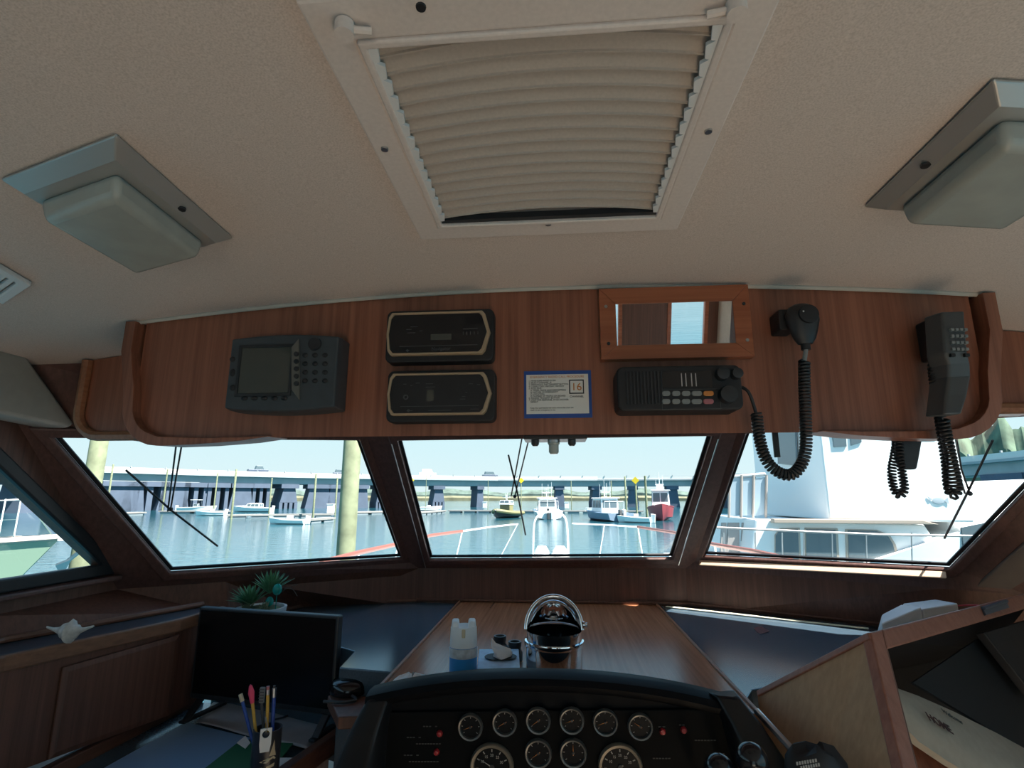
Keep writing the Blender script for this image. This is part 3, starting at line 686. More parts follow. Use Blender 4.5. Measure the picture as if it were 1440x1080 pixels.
# little lamp and knobs under the middle of the console
ul = thing('under_console_lamp', 'small clear glass lamp with two black knobs under the middle of the console', 'lamp', PY(780, 613, 1.06))
A, B = PY(736, 610, 1.05), PY(826, 614, 1.05); m = MB(); m.box(A.x, B.x, 1.05, 1.12, ZB-.006, ZB+.003); obj('base_plate', m, BLK, ul, bevel=.002)
p = PY(778.5, 613, 1.07); p.z = ZB-.004; m = MB(); m.lathe([(.012, 0), (.012, .010), (.010, .012), (.010, .026), (.007, .030), (0, .031)], p, (0, 0, -1), 18); obj('glass_bulb', m, LENS, ul, smooth=True)
m = MB(); m.lathe([(.0125, 0), (.0125, .007), (.0, .007)], p, (0, 0, -1), 18); obj('collar', m, STEEL, ul, smooth=True)
for px in (752.5, 804):
    p = PY(px, 613, 1.07); p.z = ZB-.004; m = MB(); m.lathe([(.008, 0), (.008, .010), (.005, .014), (0, .014)], p, (0, 0, -1), 14); obj('knob', m, BLK, ul, smooth=True)
st = MB(); A, B = PY(1086, 604, 1.10), PY(1098, 643, 1.10); st.box(A.x, B.x, 1.10, 1.106, B.z, 1.74)
single('hanging_strap', st, BLK, 'short black strap hanging under the console inside the loop of microphone cord', 'strap', bevel=.001)

# ================================================================== dash, shelf and desk
DZ = 1.18
def slab(poly, z0, z1):
    m = MB(); m.prism([(x, y, z0) for x, y in poly], (0, 0, z1-z0)); return m
struct('trim_4', slab([(-.385, 2.17), (-.385, 1.335), (-.53, 1.362), (-.545, 1.50), (-.60, 1.537), (-1.07, 1.722), (-1.055, 1.785), (-.94, 2.085), (-.56, 2.185)], .90, DZ), LAMW, bevel=.003)
struct('trim_5', slab([(-.380, 2.185), (-.380, 1.14), (.368, 1.14), (.368, 2.185)], 1.12, DZ+.004), DASHW, bevel=.002)
struct('trim_6', slab([(.373, 2.18), (.373, 1.22), (.408, 1.285), (1.15, 1.66), (1.27, 1.70), (1.27, 1.76), (1.115, 1.855), (.49, 2.19)], 1.10, DZ), LAMW, bevel=.003)
m = MB(); m.box(-.387, -.380, 1.14, 2.185, 1.13, DZ+.009); m2 = MB(); m2.box(.367, .374, 1.14, 2.185, 1.13, DZ+.009)
struct('trim_7', m, TEAKY, bevel=.002); struct('trim_8', m2, TEAKY, bevel=.002)
# cove bead where dash meets the front wall
cb = MB(); cb.tube([(-1.058, 1.785, DZ+.006), (-.942, 2.08, DZ+.006), (-.555, 2.18, DZ+.006)], .006, 8); struct('trim_9', cb, DARKWX)
cb = MB(); cb.tube([(-.555, 2.182, DZ+.010), (.49, 2.186, DZ+.010)], .006, 8); struct('trim_10', cb, DARKWX)
cb = MB(); cb.tube([(.49, 2.186, DZ+.010), (1.112, 1.850, DZ+.010), (1.27, 1.760, DZ+.010)], .006, 8); struct('trim_11', cb, DARKWX)
struct('trim_12', slab([(-.388, 1.33), (-.388, 1.235), (-.47, 1.22), (-.545, 1.34), (-.535, 1.358)], 1.10, 1.125), DARKW, bevel=.003)
# shelf along the left side and the panelled locker below it
SZ = 1.245; sp = [(-1.348, -2.2), (-1.20, -2.2), (-1.20, 1.15), (-1.07, 1.52), (-1.055, 1.70), (-1.11, 1.72), (-1.31, 1.25), (-1.338, .6)]
struct('trim_13', slab(sp, SZ-.02, SZ), mat('dark shelf laminate', (.045, .055, .07), .35), bevel=.002)
edge = [V((-1.20, -2.2, SZ)), V((-1.20, 1.15, SZ)), V((-1.07, 1.52, SZ)), V((-1.055, 1.70, SZ))]
m = MB(); rr = []
for p, n in zip(edge, (V((1, 0, 0)), V((.98, -.17, 0)), V((.96, -.25, 0)), V((1, 0, 0)))): rr.append([p+n*.0+V((0, 0, .004)), p+n*.018+V((0, 0, .004)), p+n*.018-V((0, 0, .030)), p-V((0, 0, .030))])
m.loft(rr); struct('trim_14', m, wood('brown lip', (.14, .065, .038), (.22, .105, .06), 1, .5), bevel=.004)
bk_ = MB(); bk_.tube([(-1.325, .4, SZ+.008), (-1.305, 1.25, SZ+.008), (-1.115, 1.70, SZ+.008)], .008, 8); struct('trim_15', bk_, wood('brown bead', (.14, .065, .042), (.20, .095, .06), 1, .5))
lk = thing('side_locker', 'dark mahogany panelled locker front below the shelf on the left side', 'locker', (-1.2, .9, .6))
m = MB(); rr = []
for p in edge: rr.append([p+V((.002, 0, -.031)), V((p.x+.002, p.y, 1.0)), V((p.x-.03, p.y, 1.0)), p+V((-.03, 0, -.031))])
m.loft(rr); obj('locker_front', m, DARKW, lk)
A_, B_, C_ = edge[1]+V((.004, 0, 0)), edge[2]+V((.004, 0, 0)), edge[1]+V((.004, 0, -.5))
Q = [PL(px, py, A_, B_, C_) for px, py in ((86, 938), (250, 892), (262, 965), (95, 1100))]
nn = (B_-A_).cross(C_-A_).normalized(); nn = nn if nn.x > 0 else -nn
Q[2] = V((Q[1].x, Q[1].y, 1.003)); Q[3] = V((Q[0].x, Q[0].y, 1.003))
m = MB(); m.loft([Q, [q+nn*.008 for q in Q], [q+nn*.011 for q in shrink(Q, .012)]]); obj('raised_panel', m, DARKW, lk, bevel=.002)
# desk
TZ = .97
dk = thing('chart_desk', 'low chart desk with dark blue-grey inlay and wooden edges on the left', 'desk', (-.75, 1.2, TZ-.03))
Lr0, Lr1 = PZ(100, 1080, TZ), PZ(282, 985, TZ); Rr0, Rr1 = PZ(395, 1080, TZ+.03), PZ(500, 1008, TZ+.03)
m = slab([(-1.20, .62), (-1.20, 1.15), (-1.20, 1.71), (-.62, 1.71), (-.62, 1.10), (-.42, .62)], TZ-.035, TZ); obj('desk_top', m, LAMW, dk, bevel=.002)
d = (Lr1-Lr0); m = MB(); a, b = Lr0-d*1.2, Lr1
m.hexa([a+V((-.014, 0, 0)), b+V((-.014, 0, 0)), b+V((.014, 0, 0)), a+V((.014, 0, 0))], [a+V((-.012, 0, .028)), b+V((-.012, 0, .028)), b+V((.010, 0, .028)), a+V((.010, 0, .028))]); obj('edge_rail', m, DARKWX, dk, bevel=.003)
d = (Rr1-Rr0); m = MB(); a, b = Rr0-d*.5, Rr1
m.hexa([a+V((-.010, 0, -.04)), b+V((-.010, 0, -.04)), b+V((.022, 0, -.04)), a+V((.022, 0, -.04))], [a+V((-.010, 0, .0)), b+V((-.010, 0, .0)), b+V((.016, 0, .0)), a+V((.016, 0, .0))]); obj('edge_rail', m, DARKWX, dk, bevel=.003)
iq = [PZ(px, py, TZ+.003) for px, py in ((20, 1150), (262, 1015), (352, 1037), (262, 1160))]; m = slab([(p.x, p.y) for p in iq], TZ-.002, TZ+.003)
obj('inlay', m, mat('laminate with painted sky glare', (.20, .36, .58), .28), dk, bevel=.001)  # base blue raised to paint in the sky glare on the inlay
dp = MB(); dp.box(-1.05, -.66, .70, 1.66, .0, TZ-.036); obj('pedestal', dp, DARKW, dk)
# cloth mat under the monitor
mt = MB(); K = 16; f0, f1 = PZ(276, 1014, TZ+.01), PZ(436, 1053, TZ+.01); Pm = [(f0.x, f0.y), (-1.04, 1.69), (-.65, 1.66), (f1.x, f1.y)]
g = [[None]*(K+1) for _ in range(K+1)]
for i in range(K+1):
    for j in range(K+1):
        p = bil([V((*Pm[0], 0)), V((*Pm[3], 0)), V((*Pm[2], 0)), V((*Pm[1], 0))], i/K, j/K)
        g[i][j] = mt.bm.verts.new((p.x, p.y, TZ+.0085+.0022*math.sin(9*i/K+3*j/K)*math.sin(2+7*j/K)))
for i in range(K):
    for j in range(K): mt.bm.faces.new([g[i][j], g[i+1][j], g[i+1][j+1], g[i][j+1]])
mo_ = single('desk_mat', mt, mat('pale grey cloth', (.36, .36, .37), .55, noise=.1, scale=12), 'pale grey cloth mat lying under the black monitor', 'mat', smooth=True)
so = mo_.modifiers.new('solid', 'SOLIDIFY'); so.thickness = .002
# green folder and papers
gf = MB(); gf.prism([PZ(px, py, TZ+.013) for px, py in ((268, 1098), (338, 1043), (412, 1047), (372, 1098))], (0, 0, .003)); single('green_folder', gf, DGREEN, 'dark green folder lying on the desk under the pen cup', 'folder')
pp = MB(); q = [PZ(px, py, TZ+.017) for px, py in ((393, 1066), (418, 1066), (417, 1085), (392, 1085))]; pp.prism(q, (0, 0, .0008)); single('paper_slip', pp, PAPER, 'small pale paper slip on the green folder right of the pen cup', 'paper')
pp = MB(); q = [PZ(px, py, TZ+.017) for px, py in ((333, 1045), (345, 1035), (352, 1045), (345, 1053))]; pp.prism(q, (0, 0, .0008)); single('paper_slip', pp, PAPER, 'small pale paper slip on the green folder left of the pen cup', 'paper')

# ------------------------------------------------------------------ monitor
pa, pb = V((-.588, 1.486, 0)), V((-1.043, 1.575, 0)); ang = math.atan2(pa.y-pb.y, pa.x-pb.x)
mc = (pa+pb)/2; mn_ = thing('monitor', 'black flat computer monitor standing on the chart desk', 'monitor', (mc.x, mc.y, TZ+.0125), ang)
Wd = (pa-pb).length/2; Mx = WM[mn_.name]
m = MB(); m.box(-Wd, Wd, 0, .022, .045, .287, Mx); obj('shell', m, BLK, mn_, bevel=.004)
m = MB(); m.box(-Wd*.55, Wd*.55, .0225, .042, .08, .24, Mx); obj('back_housing', m, BLK2, mn_, bevel=.008)
m = MB(); m.box(-Wd+.009, Wd-.009, -.0012, .001, .060, .279, Mx); obj('screen', m, mat('monitor glass', (.004, .004, .005), .22, spec=.35), mn_)
for x in (-Wd*.86, Wd*.90):
    m = MB(); m.hexa([Mx @ V(p) for p in ((x-.010, -.045, 0), (x+.010, -.045, 0), (x+.010, -.033, 0), (x-.010, -.033, 0))], [Mx @ V(p) for p in ((x-.010, .004, .046), (x+.010, .004, .046), (x+.010, .018, .046), (x-.010, .018, .046))])
    m.box(x-.010, x+.010, -.050, .10, 0, .007, Mx); obj('foot', m, BLK, mn_, bevel=.002)
cbp = [PZ(385, 1012, TZ+.012), PZ(402, 1008, TZ+.012), PZ(415, 1000, TZ+.012), PZ(412, 992, TZ+.012)]
cb = MB(); cb.tube(smoothpath(cbp), .0025, 6); single('power_cable', cb, BLK, 'thin black cable lying on the cloth below the monitor', 'cable', smooth=True)

# ------------------------------------------------------------------ succulent planter
pc_ = PZ(366, 872, DZ); pc_ = V((-.93, 1.80, DZ)); pc_ = PY(367, 862, 1.78); pc_.z = DZ
pl_ = thing('potted_succulent', 'two spiky green succulents in a small bowl behind the monitor', 'plant', pc_)
m = MB(); m.lathe([(.0, 0), (.055, 0), (.075, .030), (.078, .052), (.070, .052), (.066, .040), (0, .040)], pc_, n=24); obj('bowl', m, WHITEP, pl_, smooth=True)
m = MB(); m.lathe([(.068, .041), (.05, .050), (0, .055)], pc_, n=16); obj('soil', m, mat('moss', (.12, .16, .09), .9, noise=.4, scale=40), pl_, smooth=True)
def rosette(c, R, n, tilt, up=.35):
    m = MB()
    for i in range(n):
        a = i*2.39996; e = math.asin(min(.98, .05+up+(1-up)*(1-i/n)*.95)); d = V((math.cos(a)*math.cos(e), math.sin(a)*math.cos(e), math.sin(e)))
        d = (d+V(tilt)).normalized(); L = R*random.uniform(.8, 1.05); w = .0070
        s = d.cross(V((0, 0, 1))).normalized(); u = s.cross(d)
        pts = [(0, .5), (.3, 1), (.65, .65), (1, .05)]; rg = []
        for t, k in pts:
            p = c+d*L*t-V((0, 0, 1))*L*.12*t*t; rg.append([p+s*w*k, p+u*.0026*k, p-s*w*k, p-u*.0026*k])
        m.loft(rg)
    return m
obj('rosette', rosette(pc_+V((-.028, -.02, .062)), .085, 48, (-.25, -.1, 0)), GREEN, pl_)
obj('rosette', rosette(pc_+V((.018, .01, .092)), .088, 52, (.05, 0, .25)), GREEN, pl_)
for dx, n_ in ((-.03, 12), (.03, 10)): obj('rosette', rosette(pc_+V((dx, -.03, .045)), .04, 16, (0, -.3, 0)), mat('dull succulent', (.20, .26, .17), .6), pl_)
for px, py, r in ((390, 829, .0155), (379, 846, .013)):
    p = PY(px, py, 1.76); m = MB(); m.ball(p, r, 14, (1, .8, 1.2)); m.tube([p-V((0, 0, r)), V((p.x-.006, p.y+.01, DZ+.045))], .0015, 6); obj('glass_ornament', m, TURQ, pl_, smooth=True, label='turquoise glass drop on a wire')
m = MB()
for e in (((393, 836), (402, 827), (412, 828), (418, 838)), ((400, 828), (410, 824), (418, 822))): m.tube(smoothpath([PY(px, py, 1.76) for px, py in e]), .0012, 5); 
obj('tendril', m, mat('dry stem', (.10, .09, .08), .8), pl_)

# ------------------------------------------------------------------ shell on the shelf
sc_ = PZ(95, 906, SZ); sc_.z = SZ
m = MB(); rg = []; N = 30
for i in range(N+1):
    u = i/N; x = (u-.5)*.105; r = .0150*math.exp(-((u-.5)/.17)**2)*(1+.22*math.sin(u*40))+.0022+.004*(1-abs(2*u-1)); z = .020+.012*abs(2*u-1)**1.5
    rg.append([sc_+V((x*math.cos(.15), x*math.sin(.15)+.85*r*math.cos(a), z+r*math.sin(a)*(1+.28*max(0, math.sin(a*3+u*9))))) for a in [2*PI*k/14 for k in range(14)]])
m.loft(rg); lo = min(v.co.z for v in m.bm.verts)
for v in m.bm.verts: v.co.z += SZ-lo
single('sea_shell', m, SHELL, 'pale knobbly conch shell lying on the shelf below the left side window', 'shell', smooth=True)

# ------------------------------------------------------------------ pen cup
pcx = PZ(371, 1092, TZ+.017); pcx.z = TZ+.0168
cup = thing('pen_cup', 'dark glazed cup printed with a cream sailboat, full of pens', 'cup', pcx)
cr = .030; chh = .096
m = MB(); m.lathe([(0, 0), (cr*.95, 0), (cr, .004), (cr, chh), (cr-.003, chh), (cr-.003, .006), (0, .006)], pcx, n=28); obj('body', m, MUG, cup, smooth=True)
def oncup(u, z):   # u: metres round the cup from the side facing the camera
    d = V((-pcx.x, -pcx.y, 0)).normalized(); a = math.atan2(d.y, d.x)+u/cr; return V((pcx.x+math.cos(a)*(cr+.0008), pcx.y+math.sin(a)*(cr+.0008), pcx.z+z))
def decal(name, pts, mt_, parent):
    m = MB(); N = len(pts); c = (sum(p[0] for p in pts)/N, sum(p[1] for p in pts)/N); cv = m.bm.verts.new(oncup(*c)); vs = [m.bm.verts.new(oncup(*p)) for p in pts]
    for i in range(N): m.bm.faces.new([cv, vs[i], vs[(i+1) % N]])
    return obj(name, m, mt_, parent)
decal('sail_print', [(.007, .050), (.0215, .048), (.018, .062), (.0155, .080), (.012, .066)], CREAM, cup)
decal('hull_print', [(-.012, .040), (.002, .037), (.022, .042), (.017, .048), (.000, .045)], CREAM, cup)
decal('wave_print', [(-.010, .030), (.004, .024), (.018, .028), (.020, .034), (.004, .031)], CREAM, cup)
TOPZ = pcx.z+chh
def stick(name, label, cat, px, py, dx, dy, parts, y=None):
    # a slim thing standing in the cup; parts: (name, r, len0, len1, material) along its axis from the base
    tip = PY(px, py, pcx.y+dy); foot = V((pcx.x+dx, pcx.y+dy*.5, pcx.z+.010)); ax = (tip-foot); L = ax.length; ax.normalize()
    t = thing(name, label, cat, foot)
    for nm, r, a, b, mt_, fl in parts:
        m = MB(); p0, p1 = foot+ax*L*a, foot+ax*L*b
        if fl: m.lathe([(0, 0), (r*.6, 0), (r, (p1-p0).length*.55), (r*.5, (p1-p0).length*.9), (0, (p1-p0).length)], p0, ax, 12)
        else: m.cyl(p0, p1, r, 12)
        obj(nm, m, mt_, t, smooth=True)
    return t
stick('ball_pen', 'dark blue pen with pale cap leaning left in the cup', 'pen', 338, 976, -.010, .006, [('barrel', .0035, 0, .90, PENB, 0), ('cap', .0046, .90, 1, CREAM, 0)])
stick('rubber_tipped_brush', 'pink tipped brush with a wooden handle in the cup', 'brush', 352, 962, -.006, -.010, [('handle', .0035, 0, .80, YEL, 0), ('tip', .0068, .78, 1, PNKB, 1)])
stick('pencil', 'yellow pencil with a metal ferrule in the cup', 'pencil', 377, 965, .006, -.008, [('shaft', .0036, 0, .90, YEL, 0), ('ferrule', .0039, .90, .96, STEEL, 0), ('eraser', .0036, .96, 1, PINK, 0)])
stick('ball_pen', 'bright blue pen with a silver clip at the right side of the cup', 'pen', 386, 964, .013, .004, [('barrel', .0042, 0, .86, PENB, 0), ('clip', .0045, .86, .97, STEEL, 0), ('button', .003, .97, 1, BLK, 0)])
# grey comb-like brush head
tip = PY(366, 966, pcx.y+.008); foot = V((pcx.x+.001, pcx.y+.008, pcx.z+.01))
t = thing('small_brush', 'small grey bristle brush standing in the middle of the cup', 'brush', foot); m = MB(); m.cyl(foot, foot.lerp(tip, .80), .0032, 10); obj('handle', m, DKGR, t)
m = MB(); a, b = foot.lerp(tip, .80), tip; m.box(a.x-.006, a.x+.006, a.y-.003, a.y+.003, a.z, b.z); obj('head', m, KEYG, t, bevel=.002)
for k in range(5):
    m = MB(); z = a.z+(b.z-a.z)*(.15+.18*k); m.box(a.x-.0055, a.x+.0055, a.y-.006, a.y-.0031, z, z+.0012); obj('bristle_row', m, DKGR, t)
# white tag hanging on the cup front
dcm = V((-pcx.x, -pcx.y, 0)).normalized(); rt_ = V((0, 0, 1)).cross(dcm)*-1
rt_ = V((-dcm.y, dcm.x, 0)); rt_ = rt_ if rt_.x > 0 else -rt_
tc_ = pcx+dcm*(cr+.004)+V((0, 0, .086))-rt_*.003
tg = thing('key_tag', 'white rectangular key tag with a round hole hung on the front of the pen cup', 'tag', tc_-V((0, 0, .025)))
def tp_(u, v, d=0): return tc_+rt_*u+V((0, 0, v))+dcm*d
hole = [tp_(.0075*math.cos(a), .010+.0075*math.sin(a)) for a in [2*PI*i/24+PI/4 for i in range(24)]]
outl = []
for i in range(24):
    a = 2*PI*i/24+PI/4; c, s_ = math.cos(a), math.sin(a); k = min(.0115/max(abs(c), 1e-6), (.0115 if s_ > 0 else .034)/max(abs(s_), 1e-6)); outl.append(tp_(c*k, .010+s_*k))
m = MB(); m.ring(outl, hole, dcm*.003); obj('plate', m, WHITEP, tg)
m = MB(); m.tube(smoothpath([tp_(0, .014, .001), tp_(.002, .022, .006), tp_(.0, .032, 0), tp_(-.004, .040, -.010)]), .0014, 6); obj('hook', m, STEEL, tg, smooth=True)

# ------------------------------------------------------------------ things on the dash
wz = DZ+.0045
# spray can
c = PZ(651, 951, wz)
t = thing('spray_can', 'blue aerosol can with a white cap standing on the wooden dash', 'spray can', c)
m = MB(); m.lathe([(0, 0), (.030, 0), (.0315, .003), (.0315, .060), (.0310, .063), (0, .063)], c, n=28); obj('body', m, BLUEC, t, smooth=True)
m = MB(); m.lathe([(.0316, .043), (.0319, .044), (.0319, .062), (.0316, .063)], c, n=28); obj('label_band', m, mat('silver label', (.55, .62, .68), .3, noise=.3, scale=60), t, smooth=True)
m = MB(); m.lathe([(.0312, .064), (.0312, .070), (.0298, .104), (.0285, .107), (.012, .104), (0, .100)], c, n=28)
obj('cap', m, WHITEP, t, smooth=True)
m = MB(); d = V((-c.x, -c.y, 0)).normalized(); u = V((-d.y, d.x, 0))
for s_ in (-1, 1):
    q = c+u*s_*.019+V((0, 0, .100)); m.hexa([q-u*.010-d*.02, q+u*.010-d*.02, q+u*.010+d*.016, q-u*.010+d*.016], [q-u*.008-d*.02+V((0, 0, .020)), q+u*.008-d*.02+V((0, 0, .020)), q+u*.006+d*.012+V((0, 0, .018)), q-u*.006+d*.012+V((0, 0, .018))])
obj('cap_lug', m, WHITEP, t, bevel=.004, seg=3)
m = MB(); q = c+V((0, 0, .095))+d*.028; m.box(q.x-.004, q.x+.004, q.y-.004, q.y+.004, q.z-.008, q.z+.010); obj('nozzle', m, CREAM, t, bevel=.002)
# binoculars
b1, b2 = PZ(703, 919, wz), PZ(724, 928, wz)
t = thing('binoculars', 'black binoculars standing upright on the dash behind the tissue box', 'binoculars', (b1+b2)/2)
for b in (b1, b2):
    m = MB(); m.lathe([(0, 0), (.0195, 0), (.0195, .018), (.0155, .025), (.0155, .031), (.0165, .033), (.0165, .043), (.012, .043), (.011, .036), (0, .035)], b, n=20); obj('barrel', m, BLK, t, smooth=True)
m = MB(); m.tube([b1+V((0, 0, .020)), b2+V((0, 0, .020))], .007, 8); obj('hinge', m, BLK, t)
# tissue box
c = PZ(704, 949, wz); az = .1
t = thing('tissue_box', 'low pale blue tissue box with a white tissue sticking out', 'tissue box', c, az); M_ = WM[t.name]
m = MB(); m.hexa([M_ @ V(p) for p in ((-.053, -.025, 0), (.044, -.025, 0), (.044, .09, 0), (-.053, .09, 0))], [M_ @ V(p) for p in ((-.053, -.025, .020), (.044, -.025, .020), (.044, .09, .032), (-.053, .09, .032))]); obj('box', m, TBOX, t, bevel=.002)
m = MB(); o_ = [M_ @ V((.038*math.cos(a), .035+.022*math.sin(a), .0285+.0023*math.sin(a))) for a in [2*PI*i/20 for i in range(20)]]; m.prism(o_, (0, 0, .0012)); obj('opening', m, BLK2, t)
m = MB(); rg = []
for k, (z, sx, sy, ox) in enumerate(((.027, .020, .012, .002), (.033, .021, .012, .004), (.041, .022, .009, .003), (.047, .022, .005, .000), (.052, .014, .003, -.008), (.058, .005, .002, -.016))):
    rg.append([M_ @ V((ox+sx*math.cos(a)*(1+.12*math.sin(3*a+k)), .033+sy*math.sin(a)*(1+.5*math.sin(3*a+k*1.3)), z+(.007*math.cos(2*a+1)-.006*math.cos(a))*(k/5))) for a in [2*PI*i/24 for i in range(24)]])
m.loft(rg); obj('tissue', m, TISS, t, smooth=True)
# chrome ice bucket with roll-back lid
c = PZ(780, 944, wz); R = .066
t = thing('ice_bucket', 'polished chrome ice bucket with its domed lid rolled open', 'ice bucket', c)
m = MB(); m.lathe([(0, .0), (R*.98, 0), (R, .004), (R, .056), (R+.0035, .058), (R+.0045, .063), (R+.0035, .068), (R-.001, .069), (R-.001, .090), (R-.004, .090), (R-.004, .01), (0, .008)], c, n=48); obj('body', m, CHROME, t, smooth=True)
# dome: rear half of a spherical hood, opening tilted to the camera
m = MB(); rg = []; h0 = .090; d = V((-c.x, -c.y, 0)).normalized(); u = V((-d.y, d.x, 0)); u = u if u.x > 0 else -u
NA, NB = 24, 28
def dome(th_, ph_, r):   # ph_: 0..pi over the top from left to right, th_: tilt of the half-circle plane backwards
    q = u*(-math.cos(ph_))*r; s_ = math.sin(ph_)*r
    return c+V((0, 0, h0))+q+(V((0, 0, 1))*math.cos(th_)*1.0-d*math.sin(th_))*s_*1.12
for i in range(NA+1):
    th_ = .30+(PI/2-.30)*i/NA; rg.append([dome(th_, PI*j/NB, R) for j in range(NB+1)])
m.loft(rg, closed=False)
o = obj('dome_lid', m, CHROME, t, smooth=True); so = o.modifiers.new('solid', 'SOLIDIFY'); so.thickness = .0025
m = MB(); m.tube([dome(.30, PI*j/40, R+.001) for j in range(41)], .0045, 10); obj('lid_rim', m, CHROME, t, smooth=True)
m = MB(); p = c+u*(R+.002)+V((0, 0, h0+.012)); m.lathe([(.008, 0), (.008, .004), (.004, .006), (.006, .010), (0, .012)], p, u, 14); obj('pivot_knob', m, CHROME, t, smooth=True)
# crumpled tissue behind the helm on the left
c = PZ(578, 962, wz); m = MB(); rg = []
for k, (z, r) in enumerate(((0, .03), (.006, .034), (.014, .024), (.020, .006))): rg.append([c+V((r*1.3*math.cos(a)*(1+.2*math.sin(3*a+k)), r*.6*math.sin(a)*(1+.2*math.sin(5*a+2*k)), z+(.004*math.sin(4*a+k) if k else 0))) for a in [2*PI*i/18 for i in range(18)]])
m.loft(rg); single('crumpled_tissue', m, TISS, 'crumpled white tissue on the dash left of the spray can', 'tissue', smooth=True)
# black round puck-shaped antenna and striped napkin on the lower shelf
c = V((-.482, 1.275, 1.126)); c = PZ(492, 972, 1.126); 
t = thing('round_antenna', 'flat round black antenna puck beside the monitor on the low shelf', 'antenna', c)
m = MB(); m.lathe([(0, 0), (.046, 0), (.048, .004), (.046, .018), (.040, .026), (.025, .031), (0, .032)], c, n=28); obj('dome', m, BLKG, t, smooth=True)
m = MB(); m.tube(smoothpath([c+V((.02, -.04, .004)), c+V((.045, -.065, .004)), c+V((.02, -.085, .004)), c+V((-.03, -.08, .004))]), .0035, 8); obj('lead', m, BLK, t, smooth=True)
m = MB(); K = 14; q = [PZ(px, py, 1.1256) for px, py in ((512, 950), (541, 953), (522, 978), (508, 976))]
for k in range(K):
    a, b = k/K, (k+.55)/K; m.prism([bil(q, a, 0), bil(q, b, 0), bil(q, b, 1), bil(q, a, 1)], (0, 0, .0016))
m.prism(q, (0, 0, .0009)); 
single('striped_napkin', m, STRIPE, 'pale ribbed napkin lying between the round antenna and the wooden dash', 'napkin')
# red sticker on the right dash
m = MB(); q = [PZ(px, py, DZ+.0006) for px, py in ((1060, 884), (1071, 881), (1082, 888), (1069, 892))]; m.prism(q, (0, 0, .001)); single('red_chip', m, mat('dull red plastic', (.16, .05, .045), .5), 'small dull red chip lying on the blue-grey right dash', 'chip')

# ================================================================== helm pod
hp = thing('helm_console', 'black padded helm console with round gauges in front of the wooden dash', 'helm console', (-.02, 1.1, .6))
N = 28; HXL, HXR = -.372, .333; HC = (HXL+HXR)/2; HW = (HXR-HXL)/2
FD = V((0, .07, -.9975)); FN = V((0, -.9975, -.07))        # down the gauge face, out of it
def brow(u): return 1.252-.040*abs(u)**2.2
def bz(x): return brow((x-HC)/HW)
rg = []
for i in range(N+1):
    u = -1+2*i/N; x = HC+HW*u; z = brow(u)
    rg.append([V((x, 1.215, 1.10)), V((x, 1.205, z-.040)), V((x, 1.185, z-.012)), V((x, 1.150, z-.001)), V((x, 1.120, z)), V((x, 1.100, z-.006)), V((x, 1.094, z-.016)), V((x, 1.100, z-.026)), V((x, 1.112, z-.032)), V((x, 1.128, z-.26)), V((x, 1.135, z-.45)), V((x, 1.2, z-.45))])
m = MB(); m.loft(rg); obj('cowl', m, mat('matte black vinyl', (.003, .0035, .005), .5, spec=.10, noise=.2, scale=60, bump=.1), hp, smooth=True)
FO = V((0, 1.112, 1.218))
def face_pt(px, py, off=.0):
    a = V((0, 1.112, 1.218))+FN*off; b = a+V((1, 0, 0)); c = a+FD
    # the face follows the brow's drop a little; use the mid plane
    return PL(px, py, a, b, c)
# flat instrument board on the cowl
q = [face_pt(px, py, .004) for px, py in ((541, 1000), (1010, 996), (1040, 1095), (512, 1100))]
m = MB(); m.prism(q, FN*.004); obj('instrument_board', m, mat('black board', (.003, .0034, .004), .65, spec=.08), hp, bevel=.002)
